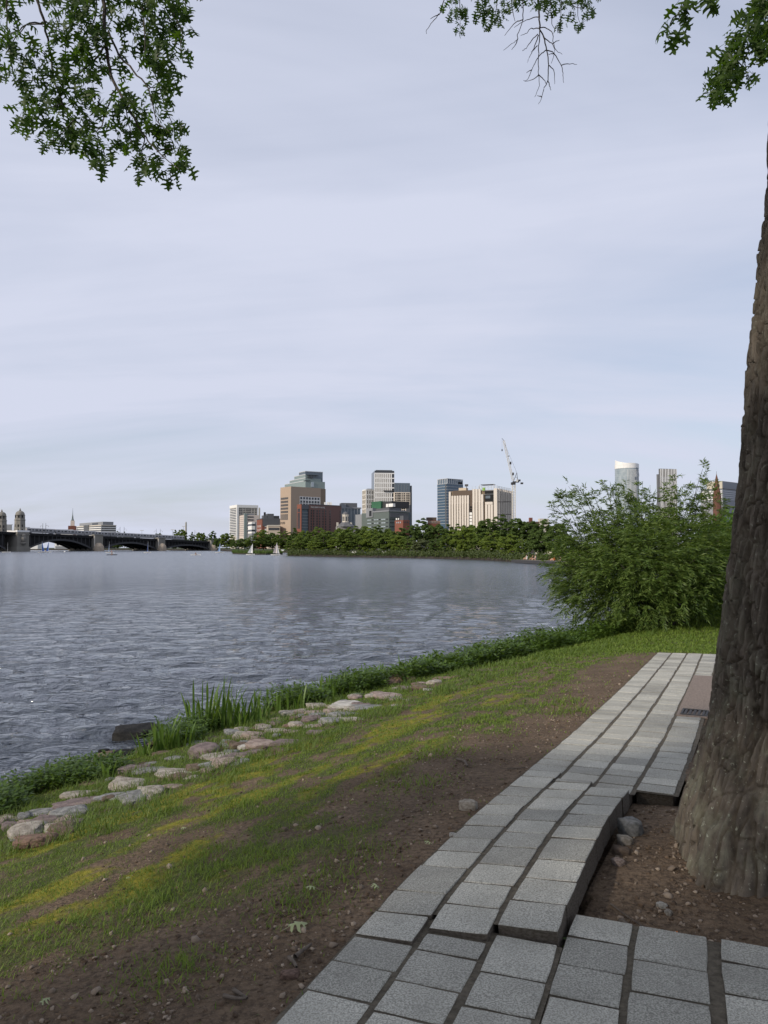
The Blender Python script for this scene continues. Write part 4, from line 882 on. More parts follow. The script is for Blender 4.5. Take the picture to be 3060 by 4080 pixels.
B('side_wing', b.e, b.W*.97, b.W+5, 2, 14, .5, b.z(2038), sglass); B('left_wing', b.e, 2, 12, b.D-.5, b.D+16, .5, b.z(2041), gpanel)
B('plant_netting', b.e, 6, 14, b.ly(1498), b.ly(1461), b.z(2021), b.z(1991), greenmesh); B('roof_plant', b.e, 8, 30, b.ly(1535), b.ly(1499), b.z(2021), b.z(1994), dmetal)
for x0, x1 in ((1522, 1530), (1532, 1560)): B('roof_container', b.e, 5, 8, b.ly(min(x1, 1549)), b.ly(x0), b.z(2018), b.z(2005), white)
for k in range(7): B('railing_post', b.e, 7.5, 7.8, b.ly(1540)+k*3.4, b.ly(1540)+k*3.4+.3, b.z(1994)+.02, b.z(1990), lmetal)
b = Bld('brick_annex', 'small red brick building with dark attic in front of the hospital block', 1573, 1606, 1632, 680, 32); zt = b.z(2072); b.wall(zt, brick); B('attic', b.e, 1, b.W*.95, 1, b.D*.5, zt+.02, b.z(2054), slate)
b.lwin((1582, 1589, 1596), [b.z(2081)], lglass, 1.3, 1.3); b.lwin((1580, 1588), [zt+1.2], white, 1.6, 1.6); b.rwin((1613, 1623), [b.z(2080)], dglass, 1.2, 1.2)
# white gridded tower group
b = Bld('grid_tower', 'tallest white gridded tower with dark glass crown', 1480, 1493, 1571, 1120, 7); zt = b.z(1886); zc_ = b.z(1875)
b.wall(zc_, dglass, 'glass_core'); B('crown_band', b.e, 2, b.W-3, .2, b.D-1, zc_+.02, zc_+1, slate)
rows = [b.z(1886+19.2*i) for i in range(8)]; xs = [b.rx(1493.5+8.2*i) for i in range(9)]
for x in xs: B('pier', b.e, x-.85, x+.85, -.7, .2, .5, zt, white)
for x0, x1 in zip(xs[:-1], xs[1:]): B('mullion', b.e, (x0+x1)/2-.2, (x0+x1)/2+.2, -.6, .2, .5, zt-.5, cream)
for z in rows: B('floor_band', b.e, -.02, b.W+.5, -.78, .2, z-.75, z+.75, white)
for z in rows[:-1]:
    for k, x in enumerate(xs[:-1]):
        for q in (.29, .71): B('pane', b.e, x+(xs[k+1]-x)*q-.9, x+(xs[k+1]-x)*q+.9, -.2, .15, z-6.2, z-.95, sglass if (k*3+int(z)) % 4 == 0 else black)
B('hoist_platform', b.e, b.rx(1527), b.rx(1574), -3, -.92, b.z(1957), b.z(1954), dmetal)
b = Bld('grid_annex', 'low white gridded tower, left of the tallest gridded tower', 1445, 1458, 1489, 1130, 22); zt = b.z(1952); b.wall(zt, black, 'glass_core')
rows = [b.z(1952+18.8*i) for i in range(6)]
for z in rows: B('floor_band', b.e, -.7, b.W+.3, -.7, b.D, z-.8, z+.8, white)
for x in lin(.5, b.W-.3, 5): B('pier', b.e, x-.65, x+.65, -.9, .2, .5, zt-.9, white)
for y in lin(1, b.D-.5, 5): B('pier', b.e, -.9, .2, y-.65, y+.65, .5, zt-.9, cream)
B('roof_unit', b.e, 4, 12, 4, 9, zt+.82, zt+2.4, gpanel)
b = Bld('dotted_tower', 'cream tower with small square windows and dark glass top, right of the grid tower', 1571, 1572, 1634, 1075, 9); zt = b.z(1924); zm = b.z(1961)
b.wall(zt, sglass, 'glass_core'); B('wall', b.e, -.3, b.W+.1, -.5, 6, b.z(2045), zm, mat('cream_pale', (.66, .58, .48), .8)); B('side_glass', b.e, b.W+.12, b.W+3, 1, b.D, .5, b.z(1934), slate); B('notch', b.e, b.rx(1618), b.W+.2, -.8, 6, .5, b.z(2011), slate)
cs = (1576.5, 1583, 1587.5, 1591.5, 1597, 1603.5, 1610.5, 1618.5, 1623.5, 1629)
for i in range(12):
    for c_ in cs:
        if c_ > 1616 and i > 6: continue
        B('window', b.e, b.rx(c_)-(.95 if c_ in cs[::3] else .55), b.rx(c_)+(.95 if c_ in cs[::3] else .55), -.7, .2, b.z(1966.5+6.7*i)-.8, b.z(1966.5+6.7*i)+.8, black)
for i in range(5): B('glass_fin', b.e, b.rx(1578+11*i), b.rx(1579+11*i), -.3, .2, zm+.05, zt-2, gpanel)
# blue glass tower
b = Bld('blue_tower', 'blue glass office tower with pale floor lines, left of the finned building', 1743, 1782, 1846, 1040, 38); zt = b.z(1927); zc_ = b.z(1909)
b.wall(zt, bglass, 'glass_core'); B('crown', b.e, .3, b.W-.3, .3, b.D-.3, zt+.02, zc_, bglass)
for i in range(15): B('floor_line', b.e, -.35, b.W, -.35, b.D+.1, zt-3.95*i-.22, zt-3.95*i+.22, lmetal)
for x in lin(.6, b.W-.6, 9): B('crown_fin', b.e, x-.28, x+.28, -.2, .5, zt+.3, zc_+.6, white)
for y in lin(2, b.D-.6, 6): B('crown_fin', b.e, -.2, .5, y-.28, y+.28, zt+.3, zc_+.6, white)
B('crown_rail', b.e, -.1, b.W, -.1, b.D, zc_+.62, zc_+1.1, lmetal); B('corner_strip', b.e, -.6, .6, 1, 3.2, .5, zt-.3, slate)
B('roof_opening', b.e, b.rx(1828), b.rx(1842), -.5, 3, b.z(1925), b.z(1917), black)
# finned building under construction
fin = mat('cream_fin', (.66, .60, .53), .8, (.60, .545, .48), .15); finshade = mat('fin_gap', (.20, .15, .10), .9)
b = Bld('finned_building', 'cream finned building under renovation with an open dark bay, beside the crane', 1790, 1982, 2040, 700, 62)
zt = b.z(1946); D0 = b.D
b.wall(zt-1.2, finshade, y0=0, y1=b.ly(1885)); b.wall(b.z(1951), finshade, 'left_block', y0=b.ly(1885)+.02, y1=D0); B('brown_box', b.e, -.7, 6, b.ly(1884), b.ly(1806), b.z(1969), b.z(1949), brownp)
for px in [1795+10.35*i for i in range(8)]:
    y = b.ly(px); B('fin', b.e, -1.6, .2, y-.95, y+.95, .5, b.z(1970 if px > 1800 else 1953), fin); B('fin_step', b.e, -2.0, -1.62, y-.95, y+.2, .5, b.z(2002), fin)
for px in (1890, 1901.5, 1913.5, 1924):
    y = b.ly(px); B('fin', b.e, -1.6, .2, y-1.1, y+1.1, .5, zt if px < 1920 else b.z(1968), fin); B('fin_step', b.e, -2.0, -1.62, y-1.1, y+.3, .5, b.z(1998), fin)
for px in (1940, 1951.5, 1962):
    y = b.ly(px); B('fin', b.e, -1.6, .2, y-1.05, y+1.05, .5, b.z(2010), fin)
for px in (1974, 1980): 
    y = b.ly(px); B('fin', b.e, -1.6, .2, y-.9, y+.9, .5, zt, fin)
B('slot', b.e, -.6, .2, b.ly(1885), b.ly(1874), .5, b.z(1960), brownp)
for i in range(4): B('slot_panel', b.e, -1.2, -.62, b.ly(1883), b.ly(1873), b.z(2050+13*i), b.z(2039.5+13*i), white)
for i in range(3): B('slot_opening', b.e, -.9, -.62, b.ly(1883), b.ly(1874.5), b.z(2018+10*i)-.8, b.z(2018+10*i)+.8, black)
B('open_bay', b.e, -1.0, .4, b.ly(1971), b.ly(1934), b.z(1998), b.z(1953), black); 
for y in (1967.5, 1953.5): B('floor_slab', b.e, -1.5, -1.02, b.ly(1972), b.ly(1930), b.z(y+1.4), b.z(y), gpanel)
B('bay_panel', b.e, -1.8, -1.0, b.ly(1966), b.ly(1936), b.z(2010), b.z(1999), fin); B('bay_glass', b.e, -1.3, -1.02, b.ly(1956), b.ly(1937), b.z(1985), b.z(1974), sglass)
B('net_panel', b.e, -1.4, .4, b.ly(1934), b.ly(1925), b.z(1953), b.z(1941), mat('lime_net', (.25, .42, .10), .9))
for k in range(9): x = b.W*(.02+.118*k); B('fin', b.e, x, x+1.5, -1.8, .2, .5, zt, fin); 
for k in range(8): x = b.W*(.02+.118*k)+1.5; B('dark_bay', b.e, x+.05, x+b.W*.118-1.6, -.5, .2, b.z(2010), zt-1.3, black)
for i in range(7):
    for k in range(8): x = b.W*(.02+.118*k)+1.5; B('pane', b.e, x+.05, x+b.W*.118-1.6, -.5, .2, b.z(2012+9*i)-1.9, b.z(2012+9*i)-.1, sglass)
for y in (1936, 1941): 
    B('roof_rail', b.e, .5, b.W, .3, .6, b.z(y)-.12, b.z(y)+.12, lmetal); B('roof_rail', b.e, .3, .6, .5, b.ly(1905), b.z(y)-.12, b.z(y)+.12, lmetal)
for k in range(8): B('rail_post', b.e, .3, .6, b.ly(1972)+k*3.2, b.ly(1972)+k*3.2+.25, zt-.8, b.z(1934), lmetal)
for k in range(6): B('rail_post', b.e, k*b.W/6, k*b.W/6+.25, .3, .6, zt-.8, b.z(1934), lmetal)
B('roof_canopy', b.e, 1, 8, b.ly(1964), b.ly(1915), b.z(1930), b.z(1927.5), dmetal); B('canopy_leg', b.e, 1.2, 1.6, b.ly(1910), b.ly(1908), zt, b.z(1928), lmetal); B('canopy_leg', b.e, 1.2, 1.6, b.ly(1968), b.ly(1966.5), zt, b.z(1925), lmetal)
B('roof_house', b.e, 4, 9, b.ly(1852), b.ly(1822), b.z(1951), b.z(1937), mat('beige_box', (.55, .46, .34), .85)); B('roof_sign', b.e, 3, 3.6, b.ly(1861), b.ly(1848), b.z(1932), b.z(1923), dmetal); B('sign_post', b.e, 3.1, 3.5, b.ly(1856), b.ly(1854), b.z(1951), b.z(1932)-.02, dmetal)
# brick low-rise left of the blue tower and a chimneyed house behind the trees on the right
b = Bld('brick_lowrise', 'low red brick building with dark roof at the foot of the blue tower', 1704, 1706, 1754, 800, 12); b.wall(b.z(2074), brick); B('attic', b.e, 0, b.W*.72, 1, 8, b.z(2074)+.02, b.z(2061), brownp)
for i in range(2): B('string_course', b.e, -.3, b.W+.2, -.3, 1, b.z(2078+6*i), b.z(2076.5+6*i), cream)
b.rwin((1716, 1726, 1738), [b.z(2080)], dglass, 1.2, 1.2)
b = Bld('chimney_house', 'brick building top with a chimney, half hidden by trees right of the crane', 2098, 2104, 2190, 620, 10); b.wall(b.z(2078), brownp); B('chimney', b.e, b.rx(2114), b.rx(2126), 2, 4, b.z(2078)+.02, b.z(2062), brick); B('cream_wall', b.e, b.rx(2150), b.rx(2186), -.4, 3, .5, b.z(2066), cream)
# right-hand towers
def cylinder_tower():
    Y = 1500; c = at(2517, 2182, Y); rad = (2564-2471)/2*Y/FPX; e = empty('cylinder_tower', (c.x, c.y+rad, 0)); tag(e, 'round pale glass tower with a curved open crown, above the willow', 'building')
    z = lambda py: at(1530, py, Y).z
    prism('drum', e, 0, 0, 40, [(rad, .5), (rad, z(1862))], glass('tower_glass', (.23, .28, .31), (.34, .39, .41), .22))
    V = []; F = []; n = 44
    for i in range(n+1):
        a = R(180)+i/n*2*math.pi; d = i/n; zt = z(1848)+(z(1829)-z(1848))*max(0, 1-d*5)**1.2*(1 if i < n else 0)+ (z(1846)-z(1854))*abs(math.sin(a))*.5
        for rr, zz_ in ((rad*1.015, z(1864)), (rad*1.015, zt), (rad*.955, zt), (rad*.955, z(1862)+.05)): V.append((rr*math.cos(a), rr*math.sin(a), zz_))
    for i in range(n):
        for j in range(3): F.append((i*4+j, (i+1)*4+j, (i+1)*4+j+1, i*4+j+1))
    link('crown_ring', pmesh('crown_ring', V, F, white), e); prism('core', e, 2, 2, 24, [(rad*.62, z(1862)+.02), (rad*.62, z(1849))], cream)
    for k in range(15):
        zz_ = z(1872+8*k); prism('floor_line', e, 0, 0, 40, [(rad*1.006, zz_-.3), (rad*1.006, zz_+.3)], lglass)
    for k in range(12): a = R(-104+6.5*k); link('mullion', cube(white), e, (rad*1.01*math.cos(a), rad*1.01*math.sin(a), z(1930)), (0, 0, a), (.5, .5, z(1868)-z(1992)))
    for a, y in ((-52, 1868), (-38, 1885), (-20, 1890), (-60, 1905)): link('window_bay', cube(sglass), e, (rad*1.0*math.cos(R(a)), rad*1.0*math.sin(R(a)), z(y)), (0, 0, R(a)), (.8, 5, 6))
cylinder_tower()
b = Bld('striped_tower', 'black and white striped tower above the willow, right of the round tower', 2619, 2637, 2700, 1400, 16); zt = b.z(1867); b.wall(zt, black, 'glass_core', y1=b.ly(2628)); B('shoulder', b.e, .2, 20, b.ly(2628)+.02, b.ly(2619), .5, b.z(1888), black)
for i, x in enumerate(lin(.5, b.W-.5, 11)): wd = (.7, 1.3, .5, 1.0)[i % 4]; B('stripe', b.e, x-wd, x+wd, -.5, .2, .5, zt-.3, white)
for y in (b.ly(2634), b.ly(2630), b.ly(2625), b.ly(2621)): B('stripe', b.e, -.5, .2, y-.7, y+.7, .5, b.z(1868 if y < b.ly(2628) else 1889), gpanel)
for i in range(14): B('floor_band', b.e, -.2, b.W, -.35, .2, b.z(1901+6.2*i)-.5, b.z(1901+6.2*i)+.5, lmetal)
b = Bld('grey_office', 'grey office block with an overhanging box top, behind the church spire', 2794, 2884, 2945, 1300, 40); b.wall(b.z(1949), gpanel); B('box_top', b.e, 1, b.W, 1, b.ly(2818), b.z(1946), b.z(1916), mat('box_cream', (.50, .46, .37), .8)); B('shadow_gap', b.e, .5, b.W-1, .5, b.ly(2805), b.z(1949)+.02, b.z(1946)-.02, dmetal); B('grey_side', b.e, 2, b.W+.4, .4, 6, b.z(1945), b.z(1917), gpanel)
for i in range(5): B('floor_line', b.e, .5, b.W+.3, -.4, .2, b.z(1956+8*i)-.5, b.z(1956+8*i)+.5, lmetal); B('floor_band', b.e, -.4, .2, 1, b.ly(2800), b.z(1956+8*i)-.9, b.z(1956+8*i)+.9, white)
def spire():
    Y = 900; c = at(2861, 2182, Y); e = empty('church_spire', (c.x, c.y, 0)); tag(e, 'brown sandstone church spire rising over the willow', 'church'); z = lambda py: at(1530, py, Y).z
    sm = mat('sandstone', (.16, .075, .05), .9, (.12, .06, .045), .6)
    prism('tower', e, 0, 0, 8, [(5.0, .5), (4.6, z(1975))], sm, .39); prism('spire', e, 0, 0, 8, [(4.3, z(1975)+.02), (2.9, z(1945)), (1.5, z(1908)), (.25, z(1890)), (.2, z(1887))], sm, .39); prism('finial', e, 0, 0, 6, [(.2, z(1887)+.02), (.1, z(1877))], dmetal)
    for k in range(4): a = -math.pi/2+k*math.pi/2; link('dormer', cube(dmetal), e, (2.55*math.cos(a), 2.55*math.sin(a), z(1935)), (0, 0, a), (1.4, .8, 3.2))
    for k in range(4): a = -math.pi/4+k*math.pi/2; prism('pinnacle', e, 3.9*math.cos(a), 3.9*math.sin(a), 4, [(.8, z(1990)), (.7, z(1972)), (.1, z(1955))], sm, .78)
spire()
# left background: banded office, broadcast-style beacon house, obelisks, low buildings behind the bridge
b = Bld('banded_office', 'white banded office block behind the bridge with a dark wedge in its front', 306, 403, 462, 1150, 40); zt = b.z(2091); b.wall(zt, dglass, 'glass_core')
for i in range(6): B('floor_band', b.e, -.6, b.W+.4, -.6, b.D+.3, zt-3.1*i-1.5, zt-3.1*i, white if i else cream)
B('penthouse', b.e, 3, b.W-3, 3, b.D*.97, zt+.02, b.z(2078), gpanel); B('penthouse_glass', b.e, 2.6, 4, b.ly(382), b.ly(360), zt+1, b.z(2081), dglass)
V = [(-1.4, b.ly(356), zt+.8), (-1.4, b.ly(336), zt+.8), (-1.4, b.ly(341), .5), (-1.4, b.ly(353), .5)]; V += [(1, v[1], v[2]) for v in V]
link('dark_wedge', pmesh('dark_wedge', V, [(0, 1, 2, 3), (7, 6, 5, 4), (0, 4, 5, 1), (2, 6, 7, 3), (1, 5, 6, 2), (0, 3, 7, 4)], slate), b.e)
b = Bld('beacon_house', 'brick house with white block tower and thin spire behind the bridge', 271, 276, 305, 1120, 20); b.wall(b.z(2098), brick); B('tower_block', b.e, 1, b.rx(296), 1, 8, b.z(2098)+.02, b.z(2074), mat('beacon_white', (.62, .55, .48), .8)); cxb = b.rx(288)
prism('beacon', b.e, cxb, 4, 8, [(1.9, b.z(2074)+.02), (1.9, b.z(2071)), (1.2, b.z(2067)), (.9, b.z(2058)), (.45, b.z(2050)), (.3, b.z(2040)), (.08, b.z(2023))], mat('verdigris', (.13, .16, .16), .7))
for k in range(5): B('pilaster', b.e, 2+k*2.2, 2.5+k*2.2, -.3, .3, .5, b.z(2101), cream)
def obelisk(px, x0, x1, yt, yb, Y, label):
    c = at(px, 2182, Y); e = empty('obelisk', (c.x, c.y, 0)); z = lambda py: at(1530, py, Y).z; r = (x1-x0)/2*Y/FPX
    prism('shaft', e, 0, 0, 4, [(r*1.5, .5), (r*1.05, z(yt+4))], mat('obelisk_granite', (.30, .29, .26), .85), .5); prism('point', e, 0, 0, 4, [(r*1.05, z(yt+4)+.05), (.1, z(yt))], mat('obelisk_granite', (.30, .29, .26)), .5); tag(e, label, 'monument')
obelisk(740, 737, 743, 2078, 2106, 2400, 'stone obelisk rising behind the trees beyond the bridge'); obelisk(1032, 1028.5, 1035.5, 2021, 2050, 1700, 'slim grey obelisk-topped tower beside the white apartment tower')
for (nm, lb, xl, xc, xr, y, Y, m) in (('riverside_block', 'low grey block behind the bridge between its two stone towers', 24, 25, 47, 2091, 1000, gpanel), ('riverside_block', 'low pale block just right of the big stone bridge tower', 84, 86, 115, 2102, 1000, lglass), ('shed', 'long white shed behind the train on the bridge', 219, 221, 292, 2111, 950, white), ('boathouse', 'white waterside building seen through the first bridge arch', 100, 120, 172, 2158, 800, white)):
    b = Bld(nm, lb, xl, xc, xr, Y, 8); b.wall(b.z(y), m, z0=1.0); zt = b.z(y); B('roof_edge', b.e, -.3, b.W+.3, -.3, 3, zt+.02, zt+.5, gpanel)
    for k in range(6): B('window', b.e, b.W*(.06+.155*k), b.W*(.06+.155*k+.1), -.25, .2, zt-2.6, zt-1.0, dglass)
b = Bld('pavilion', 'white two-level waterside pavilion under the first bridge arch', 222, 224, 282, 782, 6); b.wall(b.z(2176), gpanel, z0=1); B('upper_deck', b.e, -1, b.W+1, -1.5, 6, b.z(2176)+.02, b.z(2174), white); B('roof', b.e, -1, b.W*.75, -1.5, 6, b.z(2166), b.z(2164.5), white)
for k in range(4): B('column', b.e, b.W*.24*k, b.W*.24*k+.6, -1.2, -.6, b.z(2174)+.02, b.z(2166)-.02, white); 
B('glazing', b.e, .2, b.W*.72, .2, 4, b.z(2174)+.02, b.z(2166)-.02, dglass)
# tower crane
def crane():
    Y = 690; e = empty('tower_crane', tuple(at(2047, 2182, Y)*1)); e.location.z = 0; X0 = e.location; tag(e, 'white luffing tower crane with raised jib beside the finned building', 'crane')
    cw = mat('crane_white', (.62, .60, .55), .6); k = Y/FPX
    def P(px, py, dy=0): p = at(px, py, Y); return Vector((p.x-X0.x, dy, p.z))
    def lattice(name, a, c, wd, n, m, r=.16):
        a = Vector(a); c = Vector(c); d = (c-a).normalized(); s = d.cross(Vector((0, 1, 0))).normalized()*wd/2; q = Vector((0, wd/2, 0)); L = []
        cor = [s+q, s-q, -s-q, -s+q]
        for o in cor: L.append(([a+o, c+o], [r, r]))
        for i in range(n):
            p0 = a.lerp(c, i/n); p1 = a.lerp(c, (i+1)/n)
            for j in range(4): L.append(([p0+cor[j], p1+cor[(j+1) % 4]], [r*.6, r*.6]))
        V, F = tubes(L, 4); link(name, fmesh(name, V, F, m), e)
    lattice('mast', P(2047, 2182), P(2047, 1932), 2.6, 24, cw, .26)
    B('slewing_unit', e, -1.9, 1.9, -1.9, 1.9, at(0, 1931, Y).z, at(0, 1922, Y).z, dmetal)
    a = P(2043, 1921); c = P(2067, 1922); B('counter_jib', e, a.x, c.x, -1.6, 1.6, c.z-.1, c.z+.9, dmetal); B('counterweight', e, P(2058, 0).x, P(2067, 0).x, -1.4, 1.4, c.z-1.6, c.z-.12, dmetal); B('cab', e, P(2040, 0).x, P(2045, 0).x, -2.6, -1.0, c.z+.2, c.z+2.4, cw); B('winch', e, P(2049, 0).x, P(2057, 0).x, -1, 1, c.z+.92, c.z+2.6, dmetal)
    lattice('jib', P(2044, 1915), P(2007, 1755), 1.5, 34, cw, .14); V, F = tubes([([P(2007, 1755), P(2000, 1746)], [.25, .15])], 5); link('jib_tip', fmesh('jib_tip', V, F, dmetal), e)
    V, F = tubes([([P(2045, 1920, -.8), P(2059.5, 1883)], [.22, .2]), ([P(2045, 1920, .8), P(2059.5, 1883)], [.22, .2]), ([P(2062.5, 1918, -.8), P(2059.5, 1883)], [.18, .18]), ([P(2062.5, 1918, .8), P(2059.5, 1883)], [.18, .18]), ([P(2052, 1902), P(2061, 1902)], [.12, .12])], 5); link('a_frame', fmesh('a_frame', V, F, dmetal), e)
    V, F = tubes([([P(2059.5, 1883), P(2010, 1768)], [.06, .06]), ([P(2059.5, 1883, .5), P(2011, 1768, .5)], [.06, .06]), ([P(2000, 1747), P(2000.5, 1790)], [.05, .05])], 4); link('cable', fmesh('cable', V, F, dmetal), e)
    p = P(2000.5, 1792); B('hook_block', e, p.x-.5, p.x+.5, -.4, .4, p.z-1.2, p.z+.4, dmetal)
    for f in (.42, .62, .15): q = P(2044, 1915).lerp(P(2007, 1755), f); B('platform', e, q.x+.5, q.x+2.0, -.9, .9, q.z-.6, q.z+1.8 if f != .62 else q.z-.2, dmetal)
    for py in (2000, 2050): q = at(0, py, Y).z; B('mast_tie', e, -14, -1.3, 4, 4.6, q, q+.7, dmetal)
crane()

# ================================================================== BRIDGE, TRAIN
stone = mat('bridge_granite', (.25, .235, .205), .9, (.19, .18, .155), .5, .5, 2, bdist=.1); stone2 = mat('cutwater_granite', (.42, .35, .27), .9, (.34, .28, .21), .5, .5, 2, bdist=.1)
steel = mat('bridge_steel', (.012, .012, .013), .8, (.02, .02, .021), .4); steel2 = mat('bridge_rail', (.055, .055, .058), .7)
br_ = Bld('arch_bridge', 'steel arch bridge on granite piers with pepper-pot stone towers', 62.5, 63, 843, 520, 53.7, 'bridge'); BE = br_.e
def brx(px, y): u = (px-1530)/FPX; c0 = br_.c+Vector((br_.l.x*y, br_.l.y*y, 0)); return (u*c0.y-c0.x)/(br_.r.x-u*br_.r.y)
zd0, zd1 = br_.z(2121, 0), br_.z(2158, 174)
def zdeck(x): return zd0+(zd1-zd0)*x/174
PIERS = [(-6, 7.6), (br_.rx(369), br_.rx(404)), (br_.rx(624), br_.rx(652)), (br_.rx(833), br_.rx(854))]
def ext(name, parent, prof, y0, y1, m):      # x,z polygon extruded over y (strip of quads: prof = list of (x, zlow, zhigh))
    V = []; F = []; n = len(prof)
    for y in (y0, y1):
        for x, a, b in prof: V += [(x, y, a), (x, y, b)]
    k = 2*n
    for i in range(n-1):
        a, b, c, d = 2*i, 2*i+1, 2*i+3, 2*i+2; F += [(a, d, c, b), (k+a, k+b, k+c, k+d), (a, k+a, k+d, d), (b, c, k+c, k+b)]
    F += [(0, 1, k+1, k), (2*n-2, k+2*n-2, k+2*n-1, 2*n-1)]
    return link(name, pmesh(name, V, F, m), parent)
BW = 30
ext('deck', BE, [(x, zdeck(x)-1.7, zdeck(x)) for x in np.linspace(-90, 225, 40)], -.6, BW+.6, steel)
ext('cornice', BE, [(x, zdeck(x)-.35, zdeck(x)+.12) for x in np.linspace(-90, 225, 40)], -1.1, -.62, steel2)
rail = ext('railing', BE, [(x, zdeck(x)+1.05, zdeck(x)+1.2) for x in np.linspace(-90, 225, 40)], -.9, -.75, steel2)
spans = [(-64, -7)]+[(PIERS[i][1], PIERS[i+1][0]) for i in range(3)]
for xa, xb in spans:
    xs = np.linspace(xa+.3, xb-.3, 25); mid = (xa+xb)/2; hw = (xb-xa)/2
    def arch(x): return 1.4+(zdeck(mid)-4.0-1.4)*(1-((x-mid)/hw)**2)
    ext('spandrel_wall', BE, [(x, arch(x)+.5, zdeck(x)-1.72) for x in xs], 1.2, BW-1.2, black if False else steel)
    for y in (-.3, 7, 14, 21, BW-.5): ext('arch_rib', BE, [(x, arch(x)-.55, arch(x)+.75) for x in xs], y, y+.8, steel2 if y < 0 else steel)
    for x in np.linspace(xa+2.5, xb-2.5, 15): B('spandrel_post', BE, x-.16, x+.16, -.1, .2, arch(x)+.76, zdeck(x)-1.72, steel2)
for i, (xa, xb) in enumerate(PIERS[1:]):
    zt = zdeck((xa+xb)/2); B('pier', BE, xa, xb, -2.4, BW+2, -1, zt+.4, stone); B('pier_cap', BE, xa-.25, xb+.25, -2.7, 1, zt+.42, zt+1.3, stone); B('pier_corner', BE, xa-.2, xa+.5, -2.75, -2.42, 1, zt+.4, cream)
    w_ = (xb-xa)/2; prism('cutwater', BE, (xa+xb)/2, -2.5, 16, [(w_*1.08, -1), (w_*1.08, 1.8), (w_*1.0, 3.6), (w_*.75, 5.2), (w_*.4, 6.0), (.1, 6.3)], stone2); B('pier_foot', BE, xa-.8, xb+.8, -3, BW, -1, .7, dmetal)
xa, xb = -.8, 7.6; zt = zdeck(3)+.3
B('tower_base', BE, xa, xb, -3.2, 10.5, -1, zt, stone); B('base_plinth', BE, xa-.7, xb+.7, -3.9, 11.2, -1, 3.2, stone); B('base_cornice', BE, xa-.4, xb+.4, -3.6, 10.9, zt-1.9, zt-1.2, stone)
B('balustrade', BE, xa-.2, xb+.2, -3.4, 10.7, zt+.02, zt+1.2, white); B('pier_body', BE, xa+1.5, xb-1.5, 10.52, BW, -1, zdeck(3)-1.8, stone); B('far_base', BE, xa, xb, BW-6, BW+4, -1, zt, stone)
prism('carving', BE, 3.4, -3.3, 10, [(.8, 6.5), (1.6, 7.5), (1.9, 9), (1.3, 10.6), (1.6, 11.2), (.5, 12.4)], stone); prism('ship_prow', BE, 3.4, -3.6, 8, [(.2, 4.2), (1.5, 5.2), (1.9, 6.0), (1.2, 6.4)], stone)
def tower(cx_, cy_, sc_):
    z0 = zt+.02; H = br_.z(2052)-zt
    t = prism('tower', BE, cx_, cy_, 8, [(3.75*sc_, z0), (3.6*sc_, z0+1.5), (3.35*sc_, z0+H*.68), (3.62*sc_, z0+H*.70), (3.62*sc_, z0+H*.74), (3.25*sc_, z0+H*.76), (3.15*sc_, z0+H*.97), (3.5*sc_, z0+H)], stone, .39)
    d = prism('dome', BE, cx_, cy_, 16, [(3.05*sc_, z0+H+.02), (3.0*sc_, z0+H+.9), (2.5*sc_, z0+H+2.1), (1.6*sc_, z0+H+2.8), (.7*sc_, z0+H+3.1)], stone); prism('finial', d, cx_, cy_, 8, [(.6*sc_, z0+H+3.12), (.75*sc_, z0+H+3.6), (.3*sc_, z0+H+4), (.45*sc_, z0+H+4.4), (.05, z0+H+4.9)], stone)
    for k, zz_ in ((0, .3), (0, .86), (1, .05)):
        for a in (-math.pi/2, -math.pi/2-math.pi/4, math.pi): o = link('window', cube(black), t, (cx_+3.1*sc_*math.cos(a), cy_+3.1*sc_*math.sin(a), z0+H*zz_+.8), (0, 0, a), (.55, .7, 1.8))
tower(3.4, 1.8, 1.0); tower(3.4, 27, .98)
# train on the middle of the bridge
tr = empty('train', BE.location, BE.rotation_euler.z); tag(tr, 'grey subway train of six cars crossing the bridge', 'train')
carm = mat('train_silver', (.34, .34, .35), .45, (.28, .28, .29), .3); YT = 13.0
for a, b2 in ((103, 216), (220, 330), (332.5, 434), (437, 537), (540, 636), (640, 731)):
    x0, x1 = brx(a, YT), brx(b2, YT); V = []; zz0 = (zdeck(x0), zdeck(x1))
    prof = [(-1.5, .9), (-1.55, 1.6), (-1.5, 3.5), (-.9, 4.15), (.9, 4.15), (1.5, 3.5), (1.55, 1.6), (1.5, .9)]
    for x, zz_ in zip((x0, x1), zz0): V += [(x, YT+p, zz_+q) for p, q in prof]
    F = [(i, (i+1) % 8, 8+(i+1) % 8, 8+i) for i in range(8)]+[tuple(range(7, -1, -1)), tuple(range(8, 16))]
    car = link('car', pmesh('car', V, F, carm), tr)
    for k in range(8):
        x = x0+(x1-x0)*(.06+.125*k); w_ = 1.0 if k % 2 else 1.9; S_ = link('window', cube(dglass), car, (x+.6, YT-1.52, zdeck(x)+2.75), None, (w_, .14, 1.05))
    for x in (x0+2.5, x1-2.5): link('bogie', cube(dmetal), car, (x, YT, zdeck(x)+.45), None, (2.6, 2.2, .86))
